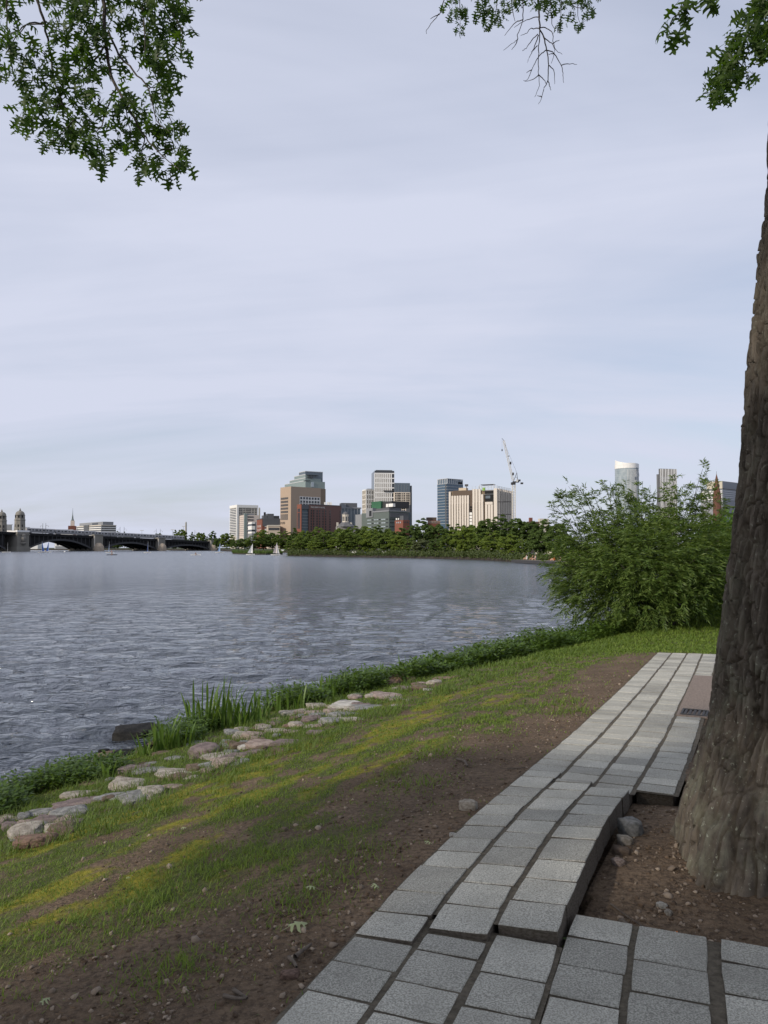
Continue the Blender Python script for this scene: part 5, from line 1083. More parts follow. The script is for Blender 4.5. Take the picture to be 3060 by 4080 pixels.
# lamp posts and light masts
postm = mat('post_grey', (.13, .135, .14), .6)
def lamp(px, ytop, yb, Y, label, arm=0, flood=False):
    p = at(px, yb, Y); zt_ = at(px, ytop, Y).z; e = empty('light_mast' if flood else 'street_lamp', (p.x, p.y, 0)); V, F = tubes([([(0, 0, min(p.z, 14)*0+1.2 if flood else p.z-2), (0, 0, zt_)], [.22, .12])], 6); link('pole', fmesh('pole', V, F, postm), e)
    if flood: B('flood_head', e, -1.9, 1.9, -.3, .3, zt_+.02, zt_+.7, lmetal)
    else:
        V, F = tubes([([(0, 0, zt_-2.2), (arm*.9, 0, zt_-1.6), (arm*1.8, 0, zt_-2.0)], [.09, .08, .06])], 5); link('arm', fmesh('arm', V, F, postm), e); prism('lantern', e, arm*1.8, 0, 6, [(.12, zt_-2.9), (.3, zt_-2.5), (.08, zt_-2.02)], lmetal)
    tag(e, label, 'light mast' if flood else 'street lamp', 'light masts beyond the bridge' if flood else 'street lamps on the bridge')
lamp(170, 2085, 2117, 545, 'left lamp of the pair just right of the big stone tower', -1); lamp(182, 2084, 2117, 545, 'right lamp of the pair just right of the big stone tower', 1)
lamp(478, 2099, 2134, 620, 'left lamp of the pair above the second bridge pier', -1); lamp(494, 2099, 2134, 620, 'right lamp of the pair above the second bridge pier', 1); lamp(622, 2107, 2142, 650, 'left lamp of the pair above the third bridge pier', -1); lamp(638, 2107, 2142, 650, 'right lamp of the pair above the third bridge pier', 1)
lamp(776, 2112, 2150, 680, 'single lamp right of the tallest tree beyond the bridge', 1); lamp(852, 2142, 2158, 690, 'left small lamp at the end of the bridge', 1); lamp(861, 2142, 2158, 690, 'right small lamp at the end of the bridge', 1)
lamp(565, 2115, 2140, 830, 'flat-headed light mast above the train, left of two', 0, True); lamp(687, 2112, 2140, 830, 'pale light mast left of the obelisk trees', 0, True); lamp(731, 2099, 2120, 900, 'light mast standing left against the obelisk', 0, True)

# ================================================================== BOATS
hullw = mat('hull_white', (.72, .72, .70), .4); sailw = leafmat('sail_white', (.88, .87, .82), (.88, .87, .82), .35, .8, (1, 1, 1)); sailb = leafmat('sail_blue', (.05, .12, .36), (.05, .12, .36), .3, .8, (1, 1, 1)); sailr = leafmat('sail_red', (.55, .14, .10), (.55, .14, .10), .3, .8, (1, 1, 1)); sailp = leafmat('sail_pale_blue', (.32, .45, .66), (.32, .45, .66), .35, .8, (1, 1, 1)); sailpk = leafmat('sail_pinkish', (.70, .62, .58), (.70, .62, .58), .35, .8, (1, 1, 1))
def hull_mesh(L, Bm, h, m):
    V = []; F = []; n = 12
    for i in range(n+1):
        t = i/n; wd = Bm/2*(math.sin(min(1, (1-t)*1.9+.12)*math.pi/2))*(1 if t < .5 else 1)*(.72+.28*math.sin(t*math.pi)); wd = max(wd, .02); sh = h*(1+.25*t*t); x = L*(t-.5)
        V += [(x, -wd, sh), (x, -wd*.72, .0), (x, 0, -.16), (x, wd*.72, .0), (x, wd, sh), (x, 0, sh*.86)]
    for i in range(n):
        for j in range(5): a = i*6+j; F.append((a, a+6, a+7, a+1))
        a = i*6; F.append((a+5, a+11, a+6, a))
    F += [tuple(range(0, 6)), tuple(n*6+q for q in range(5, -1, -1))]
    return pmesh('hull', V, F, m, False)
def sail_mesh(name, A, Bp, Cp, m, belly, n=7):
    A, Bp, Cp = map(Vector, (A, Bp, Cp)); V = []; F = []; idx = {}
    for i in range(n+1):
        for j in range(n+1-i):
            u, v = i/n, j/n; p = A*(1-u-v)+Bp*u+Cp*v; p.y += belly*math.sin(math.pi*min(1, u+v))*(1-u)*1.2*min(1, 3*v+.2); idx[i, j] = len(V); V.append(tuple(p))
    for i in range(n):
        for j in range(n-i):
            F.append((idx[i, j], idx[i+1, j], idx[i, j+1]))
            if j < n-i-1: F.append((idx[i+1, j], idx[i+1, j+1], idx[i, j+1]))
    return pmesh(name, V, F, m, True)
def sitter(name, m_skin, m_cloth, pose='sit'):
    """small seated or standing figure: one continuous skinned body with a clothing child"""
    pts = {'sit': [(0, 0, .12), (0, 0, .38), (0, .02, .55), (0, 0, .68), (0, -.02, .80), (-.10, -.02, .12), (-.13, -.42, .30), (-.14, -.55, .04), (.10, -.02, .12), (.13, -.40, .32), (.14, -.58, .04), (-.19, .02, .54), (-.26, -.10, .32), (-.16, -.34, .32), (.19, .02, .54), (.26, -.08, .30), (.17, -.34, .34)],
        'stand': [(0, 0, .92), (0, 0, 1.15), (0, .02, 1.38), (0, 0, 1.52), (0, -.02, 1.66), (-.10, 0, .88), (-.12, -.02, .48), (-.12, .03, .05), (.10, 0, .88), (.12, -.02, .48), (.13, .03, .05), (-.20, .02, 1.38), (-.28, .02, 1.10), (-.26, -.10, .86), (.20, .02, 1.38), (.28, .02, 1.10), (.26, -.10, .86)]}[pose]
    ed = [(0, 1), (1, 2), (2, 3), (3, 4), (0, 5), (5, 6), (6, 7), (0, 8), (8, 9), (9, 10), (2, 11), (11, 12), (12, 13), (2, 14), (14, 15), (15, 16)]
    rad = [.13, .12, .15, .055, .105, .09, .07, .05, .09, .07, .05, .06, .045, .04, .06, .045, .04]
    me = bpy.data.meshes.new(name); me.from_pydata(pts, ed, []); o = bpy.data.objects.new(name, me); C.objects.link(o); md = o.modifiers.new('s', 'SKIN'); o.modifiers.new('d', 'SUBSURF').levels = 1
    for v, r in zip(me.skin_vertices[0].data, rad): v.radius = (r, r)
    me.skin_vertices[0].data[0].use_root = True
    dg = bpy.context.evaluated_depsgraph_get(); body = bpy.data.meshes.new_from_object(o.evaluated_get(dg)); C.objects.unlink(o); bpy.data.objects.remove(o)
    body.materials.clear(); body.materials.append(m_skin); return body
skin = mat('skin', (.52, .32, .23), .6); skin2 = mat('skin_tan', (.36, .20, .13), .6); SIT = sitter('body', skin, None); SIT2 = SIT.copy(); SIT2.materials.clear(); SIT2.materials.append(skin2); STAND = sitter('body', skin, None, 'stand')
hairm = mat('hair_dark', (.02, .015, .012), .7)
cloths = {n: mat('cloth_'+n, c, .9) for n, c in (('black', (.02, .02, .022)), ('white', (.7, .7, .68)), ('teal', (.10, .28, .30)), ('red', (.45, .06, .05)), ('blue', (.06, .10, .28)), ('grey', (.22, .23, .24)), ('orange', (.55, .18, .05)))}
def person(loc, rz, cloth, label, body=None, top=.42, stand=False, group=None):
    e = empty('person', loc, rz); link('body', body or SIT, e); z0 = 1.16 if stand else .36
    prism('shirt', e, 0, .01, 10, [(.15, z0-.24), (.165, z0), (.19, z0+.16), (.12, z0+.24)], cloths[cloth]); prism('hair', e, 0, .015, 10, [(.10, z0+.42), (.125, z0+.48), (.10, z0+.56), (.03, z0+.59)], hairm)
    tag(e, label, 'person', group); return e
def boat(px, py, L, label, mast_top, mast_px, sail=None, head=1, belly=.35, jib=None, rz=0.0, crew=None):
    p = onz(px, py); e = empty('sailboat', (p.x, p.y, 0.02), rz); link('hull', hull_mesh(L, L*.34, .34, hullw), e); k = p.y/FPX; mx = (mast_px-px)*k; H = (py-mast_top)*k
    V, F = tubes([([(mx, 0, .2), (mx, 0, H)], [.06, .035])], 6); link('mast', fmesh('mast', V, F, lmetal), e)
    if sail:
        m, foot = sail; link('mainsail', sail_mesh('mainsail', (mx+.05*foot/abs(foot), 0, .75), (mx, 0, H*.98), (mx+foot*k, 0, .8), m, belly), e); V, F = tubes([([(mx, 0, .7), (mx+foot*k, belly*.3, .72)], [.035, .03])], 5); link('boom', fmesh('boom', V, F, lmetal), e)
    if jib: m, foot = jib; link('jib', sail_mesh('jib', (mx, .0, .75), (mx, 0, H*.85), (mx+foot*k, 0, .5), m, belly), e)
    tag(e, label, 'sailboat', 'sailboats on the river'); return e
def crewp(px, py, lb, cloth): q = onz(px, py); person((q.x, q.y-.05, .22), 1.2, cloth, lb, group='sailors')
boat(26, 2201, 4.6, 'sailboat with bare mast in front of the big stone bridge tower', 2161, 30)
boat(170, 2202, 4.4, 'dark blue sailboat, left of the pair under the first arch', 2156, 167, (sailb, 9), rz=.2); boat(188, 2201, 4.6, 'blue sailboat with pale panel, right of the pair under the first arch', 2155, 194, (sailb, -11), rz=-.1)
boat(438, 2203, 4.0, 'sailboat with narrow pale blue sail before the second arch', 2158, 435, (sailp, -3)); boat(588, 2203, 3.6, 'sailboat with narrow blue sail before the third pier', 2158, 589.5, (sailb, -4)); boat(874, 2203, 4.2, 'blue and white sailboat at the right end of the bridge', 2164, 877, (sailp, -10))
boat(998, 2211.5, 3.1, 'sailboat with plain white sail in front of the reed islet', 2166, 1006.5, (sailw, -20), jib=None, belly=.5)
boat(1098, 2212.5, 3.2, 'sailboat with two pale sails and red trim right of the reed islet', 2161, 1103.5, (sailpk, -16), jib=(sailw, 10), belly=.45)
crewp(1086, 2208, 'sailor in dark clothes in the stern of the red-trimmed sailboat', 'black'); crewp(1090, 2207, 'sailor in orange beside the stern of the red-trimmed sailboat', 'orange'); crewp(181, 2199, 'sailor between the two blue sailboats', 'grey'); crewp(444, 2201, 'sailor in the boat with narrow pale blue sail', 'red')
def moored(px, py, L, top, lb, cover=None, Y=None):
    p = onz(px, py) if Y is None else Vector((at(px, 2182, Y).x, Y, 0)); e = empty('moored_boat', (p.x, p.y, .05), .1); link('hull', hull_mesh(L, L*.3, .7, hullw), e); k = p.y/FPX
    if top: V, F = tubes([([(0, 0, .5), (0, 0, (2182-top)*k+CAMZ)], [.10, .06])], 6); link('mast', fmesh('mast', V, F, hullw), e)
    if cover: prism('boom_cover', e, -.4, 0, 8, [(1.1, .72), (.8, 1.2), (.15, 1.9)], cloths['blue'])
    else: prism('cabin', e, 0, 0, 6, [(1.2, .72), (1.0, 1.5)], hullw)
    tag(e, lb, 'boat', 'boats moored behind the far bank')
moored(1464, 0, 4.4, 2150, 'white moored boat with blue cover and tall mast among the far trees', True, Y=212); moored(1128, 2202, 4.5, None, 'white motor boat between the islet and the far bank'); moored(1410, 0, 3, 2160, 'moored boat with slim white mast left of the blue-covered one', None, Y=214); moored(1536, 0, 3, 2155, 'moored boat with slim mast right of the blue-covered one', None, Y=203)
# kayaks
for px, py, lb, cl in ((446, 2212, 'dark kayak with paddler in front of the second pier', 'black'), (780, 2212, 'pale kayak with paddler in front of the fourth pier', 'black')):
    p = onz(px, py); e = empty('kayak', (p.x, p.y, 0.02)); link('hull', hull_mesh(3.6, .62, .22, hullw if px > 500 else dmetal), e); V, F = tubes([([(-1.0, -.4, .75), (1.0, -.4, .5)], [.03, .03])], 5); link('paddle', fmesh('paddle', V, F, lmetal), e); tag(e, lb, 'kayak'); person((p.x, p.y, .10), .2, cl, lb.replace('kayak with paddler', 'clothed paddler sitting in the kayak').replace('dark ', '', 1) if px < 500 else 'paddler sitting in the pale kayak before the fourth pier')
for px, py, lb in ((258, 2200, 'white mooring buoy left of the second bridge pier'), ):
    p = onz(px, py); e = empty('buoy', (p.x, p.y, 0)); prism('float', e, 0, 0, 12, [(.1, -.2), (.5, .0), (.55, .3), (.3, .6), (.05, .65)], hullw); tag(e, lb, 'buoy')

# ================================================================== BATHING DOCK
def dock():
    wood = mat('dock_boards', (.20, .18, .15), .9, (.14, .125, .105), .8, .4, 6)
    p0 = onz(2040, 2243); p1 = onz(2290, 2256); d = p1-p0; a = math.atan2(d.y, d.x); L = d.length
    e = empty('bathing_dock', (p0.x, p0.y, 0), a); tag(e, 'low wooden bathing dock at the far bank, left of the willow', 'dock')
    n = 22
    for i in range(n): B('plank', e, L*i/n+.01, L*(i+1)/n-.01, 0, 6.5, .42, .55, wood)
    B('fascia', e, 0, L, -.12, -.01, .05, .56, dmetal); B('float', e, .3, L-.3, .4, 6, -.2, .41, dmetal)
    q = onz(2080, 2236); e2 = empty('stone_quay', (q.x, q.y+6, 0), a); tag(e2, 'low stone quay wall with pale blocks behind the bathing dock', 'quay')
    B('wall', e2, 0, 30, 0, 3, .2, 1.3, mat('quay_stone', (.34, .29, .23), .9, (.26, .22, .18), 1)); B('top_wall', e2, 4, 30, 3.02, 5, .2, 2.1, mat('quay_stone', (.34, .29, .23)))
    for x in (6, 11.5, 16.6, 21): B('seat_block', e2, x, x+2.6, 1.4, 2.4, 1.32, 1.95, cream)
    specs = [(1.5, 'white', 'person in white, farthest left on the dock', 0), (2.7, 'black', 'person in black, second from left on the dock', 1), (4.6, 'grey', 'person in grey near the left third of the dock', 0), (5.6, 'black', 'dark-clothed person beside the one in grey on the dock', 1), (7.0, 'black', 'person in black in the middle of the dock', 0), (8.0, 'red', 'person in red in the middle of the dock', 1), (9.0, 'orange', 'person in orange right of the middle of the dock', 0), (10.2, 'teal', 'person in teal on the dock', 0), (11.2, 'black', 'dark-clothed person right of the one in teal', 1), (12.6, 'orange', 'person in orange near the willow end of the dock', 1), (13.4, 'white', 'person in white near the willow end of the dock', 0), (14.6, 'blue', 'person in blue at the willow end of the dock', 0)]
    rr = random.Random(4)
    ca, sa = math.cos(a), math.sin(a)
    for x, cl, lb, s in specs:
        x = x*L/16; y = rr.uniform(1.2, 3.5); person((p0.x+ca*x-sa*y, p0.y+sa*x+ca*y, .555), rr.uniform(-1.2, 1.2)+a, cl, lb, SIT2 if s else SIT, group='people on the bathing dock')
    w = q+Vector((14, 14, 0)); c = empty('white_car', (w.x, w.y, 1.0), a); 
dock()
bpy.data.objects.remove(bpy.data.objects['white_car'])

# ================================================================== STONES ON THE BANK
stone_cols = {'cream': ((.46, .42, .36), (.25, .22, .18)), 'pink': ((.42, .34, .295), (.24, .185, .16)), 'grey': ((.33, .33, .315), (.17, .17, .165)), 'mauve': ((.27, .215, .20), (.15, .12, .115)), 'white': ((.58, .56, .51), (.34, .32, .28)), 'brown': ((.22, .165, .125), (.13, .10, .075)), 'red': ((.30, .20, .155), (.17, .115, .09)), 'black': ((.018, .018, .018), (.035, .034, .032))}
def rockmat(c): a, b2 = stone_cols[c]; return mat('rock_'+c, a, .9, b2, 5, .8, 26, detail=7, fac=(.38, .66), coords='Generated', bdist=.03, spec=.12)
def rock_mesh(seed, boxy=.72, sub=3):
    bm = bmesh.new(); bmesh.ops.create_icosphere(bm, subdivisions=sub, radius=1); P = np.array([v.co[:] for v in bm.verts])
    q = np.sign(P)*np.abs(P)**boxy; q /= np.abs(q).max(); n = fbm(P*1.1+seed*3.7, 3); n2 = fbm(P*3.2+seed*1.3, 3)
    q = q*(1+.42*n+.12*n2)[:, None]; q[:, 2] = np.where(q[:, 2] > .55, .55+(q[:, 2]-.55)*.45, q[:, 2])
    for v, c in zip(bm.verts, q): v.co = c
    me = bpy.data.meshes.new('stone'); bm.to_mesh(me); bm.free(); me.polygons.foreach_set('use_smooth', np.ones(len(me.polygons), dtype=bool)); return me
_rocks = {}
def rock(seed, col):
    if (seed, col) not in _rocks: me = rock_mesh(seed); me.materials.append(rockmat(col)); _rocks[seed, col] = me
    return _rocks[seed, col]
revet = None
def build_stones():
    global revet
    c5 = lambda x, y: (x*.6028, 2700+y*.6028); c6 = lambda x, y: (900+x*.8439, 2450+y*.8439); rg = random.Random(12)
    # thing = (crop, x, y, w, h, colour, label or None)
    L = [(5, 850, 705, 200, 80, 'cream', 'large cream and pink boulder standing above the flat stones by the lawn'), (5, 815, 770, 290, 70, 'grey', None), (5, 545, 758, 230, 55, 'cream', None), (5, 545, 812, 340, 70, 'mauve', None), (5, 250, 885, 200, 55, 'grey', None), (5, 60, 930, 170, 60, 'cream', None), (5, 440, 868, 150, 45, 'mauve', None),
        (5, 160, 962, 160, 55, 'pink', None), (5, 140, 1030, 110, 110, 'grey', None), (5, 232, 1080, 230, 100, 'red', 'reddish boulder at the left edge of the lawn'), (5, 345, 945, 145, 40, 'cream', None), (5, 1040, 592, 270, 70, 'grey', None), (5, 1205, 612, 290, 80, 'cream', None), (5, 1240, 655, 175, 38, 'cream', None), (5, 1155, 715, 150, 42, 'pink', None),
        (5, 1355, 485, 165, 110, 'mauve', 'mauve slab tilted up among the bank stones'), (5, 1450, 505, 230, 70, 'cream', None), (5, 1510, 530, 200, 50, 'pink', None), (5, 1500, 560, 290, 50, 'grey', None), (5, 1625, 440, 90, 60, 'white', None), (5, 1080, 497, 130, 35, 'brown', None), (5, 1160, 527, 110, 28, 'grey', None), (5, 1290, 430, 120, 55, 'grey', None), (5, 1420, 392, 130, 45, 'brown', None), (5, 1505, 420, 90, 40, 'grey', None), (5, 1600, 345, 110, 40, 'cream', None), (5, 620, 690, 160, 35, 'brown', None), (5, 640, 640, 110, 35, 'brown', None), (5, 1000, 560, 90, 30, 'grey', None), (5, 870, 605, 90, 35, 'mauve', None), (5, 960, 790, 120, 28, 'cream', None),
        (6, 805, 305, 150, 62, 'red', 'big round reddish boulder beside the tall weeds'), (6, 855, 338, 70, 28, 'mauve', None), (6, 908, 338, 66, 30, 'brown', None), (6, 957, 349, 42, 18, 'white', None), (6, 1027, 297, 82, 28, 'red', None), (6, 1232, 258, 50, 24, 'brown', None), (6, 1170, 282, 44, 20, 'brown', None), (6, 1090, 290, 40, 16, 'red', None), (6, 762, 384, 122, 40, 'pink', 'pale pink slab at the top end of the stone band'), (6, 816, 393, 30, 20, 'cream', None),
        (6, 570, 424, 142, 42, 'white', 'whitest broad slab in the middle of the stone band'), (6, 505, 460, 112, 42, 'pink', None), (6, 687, 430, 155, 36, 'grey', None), (6, 350, 448, 100, 30, 'cream', None), (6, 420, 452, 95, 36, 'pink', None), (6, 603, 463, 76, 18, 'grey', None), (6, 572, 487, 155, 26, 'cream', None), (6, 410, 523, 68, 22, 'cream', None), (6, 310, 518, 74, 20, 'red', None), (6, 237, 541, 104, 26, 'cream', None), (6, 316, 547, 88, 22, 'pink', None), (6, 100, 536, 95, 22, 'cream', None), (6, 457, 548, 125, 34, 'mauve', None), (6, 160, 498, 64, 20, 'cream', None), (6, 240, 500, 60, 20, 'grey', None),
        (6, 100, 597, 74, 36, 'grey', None), (6, 162, 613, 128, 40, 'pink', 'pale pink rounded stone left of the mauve slab on the bank'), (6, 302, 597, 155, 34, 'mauve', None), (6, 266, 632, 105, 20, 'brown', None), (6, 22, 640, 66, 28, 'grey', None), (6, 75, 652, 105, 34, 'mauve', None), (6, 55, 687, 125, 30, 'grey', None), (6, 15, 606, 50, 28, 'grey', None), (6, 170, 580, 40, 16, 'brown', None), (6, 796, 426, 44, 12, 'cream', None), (6, 140, 640, 80, 26, 'mauve', None), (6, 850, 399, 36, 10, 'cream', None),
        (5, 900, 350, 240, 85, 'black', 'largest black wet rock standing in the shallows'), (5, 820, 392, 110, 30, 'grey', None), (5, 830, 492, 95, 42, 'black', 'black rock at the water edge right of the middle shallows'), (5, 580, 556, 85, 50, 'black', 'small black rock at the water edge below the weeds'), (5, 690, 486, 55, 20, 'black', 'tiny wet rock awash between the black rocks'), (5, 685, 598, 120, 40, 'grey', None), (5, 90, 735, 170, 90, 'black', 'black rock at the far left water edge'), (5, 370, 692, 150, 50, 'black', 'dark rock half hidden by weeds at the left water edge'), (5, 480, 640, 90, 30, 'black', 'low dark rock between the weeds and the water')]
    revet = tag(empty('stone_revetment', tuple(hit(700, 3060))), 'band of flat bank stones', None, None, 'structure'); off = Vector(revet.location)
    for i, (cr, x, y, w_, h_, col, lb) in enumerate(L):
        k = .6028 if cr == 5 else .8439; px, py = (c5 if cr == 5 else c6)(x, y)
        p = hit(px, py+h_*k*.12) if col != 'black' else onz(px, py+h_*k*.25, .0); dist = p.y; wm = w_*k*dist/FPX; hm = h_*k*dist/FPX
        tall = lb is not None and col not in ('white',) or col == 'black'
        rz = -AL+rg.uniform(-.35, .35)+math.pi/2*0; fore = CAMZ/ math.hypot(dist, p.x)
        dep = max(.42*wm, min(.9*wm, hm/fore*.55)); zs = max(.05, hm*(.85 if col == 'black' else .55)) if tall else max(.05, min(.095, hm*.40))
        me = rock(i % 17, col); M = (wm*.56, dep*.68, zs*.85)
        if lb:
            o = link('boulder' if wm > .35 else 'rock', me, None, (p.x, p.y, p.z+zs*(.15 if col != 'black' else .05)), (rg.uniform(-.08, .08), rg.uniform(-.08, .08), rg.uniform(-.3, .3)), M); tag(o, lb, 'rock')
        else: link('stone', me, revet, (p.x-off.x, p.y-off.y, p.z-off.z-.022), (rg.uniform(-.14, .10), rg.uniform(-.08, .08), rg.uniform(-.35, .35)), M)
    # small filler stones along the band and wet cobbles at the water line
    for i in range(150):
        t = rg.uniform(3.5, 12); u = rg.uniform(0, 1); wet = i >= 80
        l = float(lshore(t))+(rg.uniform(-.25, .35) if wet else rg.uniform(1.15, 2.55)); x, y = xy(t, l); z = float(zbase(x, y)); s = rg.uniform(.045, .15)
        o = link('stone', rock(i % 9, rg.choice(('black', 'black', 'grey', 'brown')) if wet else rg.choice(('grey', 'cream', 'mauve', 'pink', 'brown'))), revet, (x-off.x, y-off.y, z-off.z), (0, 0, rg.uniform(0, 6)), (s, s*.8, s*.45))
build_stones()

# ================================================================== BANK VEGETATION
def weeds():
    nr = np.random.default_rng(91); n = 5200
    t = np.exp(nr.uniform(math.log(4.2), math.log(30), n)); sh = nr.uniform(.02, 1, n)
    wid = np.interp(t, [4, 6, 9, 12, 16, 20, 30], [.95, .9, 1.0, 1.1, 1.4, 1.8, 3.0]); d = sh**.8*wid
    l = lshore(t)+.10+d; x, y = xy(t, l); z = zbase(x, y)
    dens = fbm(np.stack([x*.9, y*.9, x*0+3], 1), 2); keep = (dens > np.interp(t, [4, 9, 13, 14], [.06, .04, -.1, -.6])); x, y, z, t, d, dens = (q[keep] for q in (x, y, z, t, d, dens)); n = len(x)
    H = np.interp(t, [4, 7, 10, 13, 18, 30], [.16, .20, .28, .36, .45, .55])*np.clip(.75+dens*1.1, .35, 1.4)*nr.uniform(.6, 1.2, n)*np.interp(d/np.interp(t, [4, 30], [1.3, 3]), [0, .5, 1], [.9, 1, .5])
    per = 13; k = np.repeat(np.arange(n), per); hh = nr.uniform(.12, 1, len(k)); rad = .05+.09*(1-hh*.6)
    a = nr.uniform(0, 6.283, len(k)); p = np.stack([x[k]+np.cos(a)*rad*hh, y[k]+np.sin(a)*rad*hh, z[k]+H[k]*hh], 1)
    dd = np.stack([np.cos(a), np.sin(a), nr.uniform(-.2, .9, len(k))], 1); nn = np.stack([-np.cos(a)*.4, -np.sin(a)*.4, np.ones(len(k))], 1)+nr.normal(0, .3, (len(k), 3))
    sz = nr.uniform(.035, .075, len(k))*np.clip(t[k]/9, .9, 1.7)
    V, F = scatter([(0, 0, 0), (.45, .26, -.03), (1, 0, -.12), (.45, -.26, -.03)], [(0, 1, 2, 3)], p, dd, nn, sz)
    tag(link('weeds', fmesh('weeds', V, F, leafmat('weed_leaf', (.050, .100, .016), (.105, .170, .030), .32, .5))), 'leafy green weeds along the water edge', 'weeds', None, 'stuff')
    # grass tufts among the stones
    n = 26000; t = np.exp(nr.uniform(math.log(3.5), math.log(24), n)); l = lshore(t)+nr.uniform(.35, 3.2, n); x, y = xy(t, l); q = fbm(np.stack([x*1.6, y*1.6, x*0+8], 1), 2); kp = q > -.05; x, y, t, q = x[kp], y[kp], t[kp], q[kp]; n = len(x); z = zbase(x, y)
    a = nr.uniform(0, 6.28, n); le = nr.uniform(.2, .9, n); h = nr.uniform(.04, .13, n)*(1+q)
    V, F = scatter([(0, -1, 0), (0, 1, 0), (.55, .75, .06), (.55, -.75, .06), (1, 0, .35)], [(0, 1, 2), (0, 2, 3), (3, 2, 4)], np.stack([x, y, z-.01], 1), np.stack([np.cos(a)*le, np.sin(a)*le, np.ones(n)], 1), np.stack([np.cos(a), np.sin(a), -le], 1), np.stack([h, .0035*np.clip(t/7, .8, 2), h], 1))
    tag(link('tuft_grass', fmesh('tuft_grass', V, F.reshape(-1, 3), leafmat('tuft', (.07, .125, .02), (.15, .21, .045), .3))), 'longer grass growing between the bank stones', 'grass', None, 'stuff')
weeds()
irism = leafmat('iris_blade', (.060, .120, .022), (.125, .200, .045), .30, .45)
def reed_clump(px, py, n, H, spread, label, seed):
    nr = np.random.default_rng(seed); b0 = hit(px, py); e = empty('reed_clump', tuple(b0)); tag(e, label, 'reeds', 'reed clumps along the bank'); V = []; F = []
    for i in range(n):
        a = nr.uniform(0, 6.283); r0 = spread*nr.uniform(0, 1)**.6; bx_, by_ = r0*math.cos(a)*1.4, r0*math.sin(a); h = H*nr.uniform(.5, 1.05); le = nr.uniform(.03, .42)*h; a2 = a+nr.normal(0, .6); dx, dy = math.cos(a2), math.sin(a2); wd = nr.uniform(.010, .018); zb_ = float(zbase(b0.x+bx_, b0.y+by_))-b0.z-.03
        b = len(V); fold = nr.uniform() < .15
        for k in range(6):
            t = k/5; u = t**1.9*le*(1.6 if fold else 1); z = h*(t-(.32*max(0, t-.6)*2 if fold else .06*t*t)); w_ = wd*(1-.15*t)*(1 if k < 5 else .05)*(1.0 if k else .8); V += [(bx_+dx*u-dy*w_, by_+dy*u+dx*w_, zb_+z), (bx_+dx*u+dy*w_, by_+dy*u-dx*w_, zb_+z)]
        for k in range(5): F.append((b+2*k, b+2*k+1, b+2*k+3, b+2*k+2))
    link('blades', pmesh('blades', V, F, irism, True), e)['kind'] = 'stuff'
for i, a in enumerate(((830, 2905, 85, .98, .34, 'tallest clump of sword-leaved reeds at the water edge'), (930, 2890, 60, .80, .34, 'reed clump leaning right beside the tallest clump'), (1010, 2880, 45, .62, .32, 'low dark reed clump right of the two tall clumps'), (648, 2990, 42, .62, .16, 'reed clump behind the large black rock'), (575, 3010, 22, .42, .14, 'small reed clump right of the black rock'), (425, 3105, 12, .34, .06, 'single small reed tuft among the lower stones'), (1150, 2822, 50, .50, .36, 'reed clump above the white slab, leftmost in its row'), (1310, 2775, 60, .55, .42, 'dense reed clump left of the reddish boulder'), (1450, 2738, 60, .55, .45, 'reed clump right beside the reddish boulder'), (1660, 2688, 50, .62, .42, 'reed clump with pointed tips above the weeds, middle of the bank'), (1980, 2612, 34, .62, .35, 'thin reed clump left of the willow'), (2060, 2600, 34, .60, .35, 'thin reed clump nearest the willow'), (720, 2975, 26, .42, .20, 'short reeds between the black rock and the tallest clump'))): reed_clump(a[0], a[1], int(a[2]*.62), a[3]*.80, a[4]*.72, a[5], 50+i)

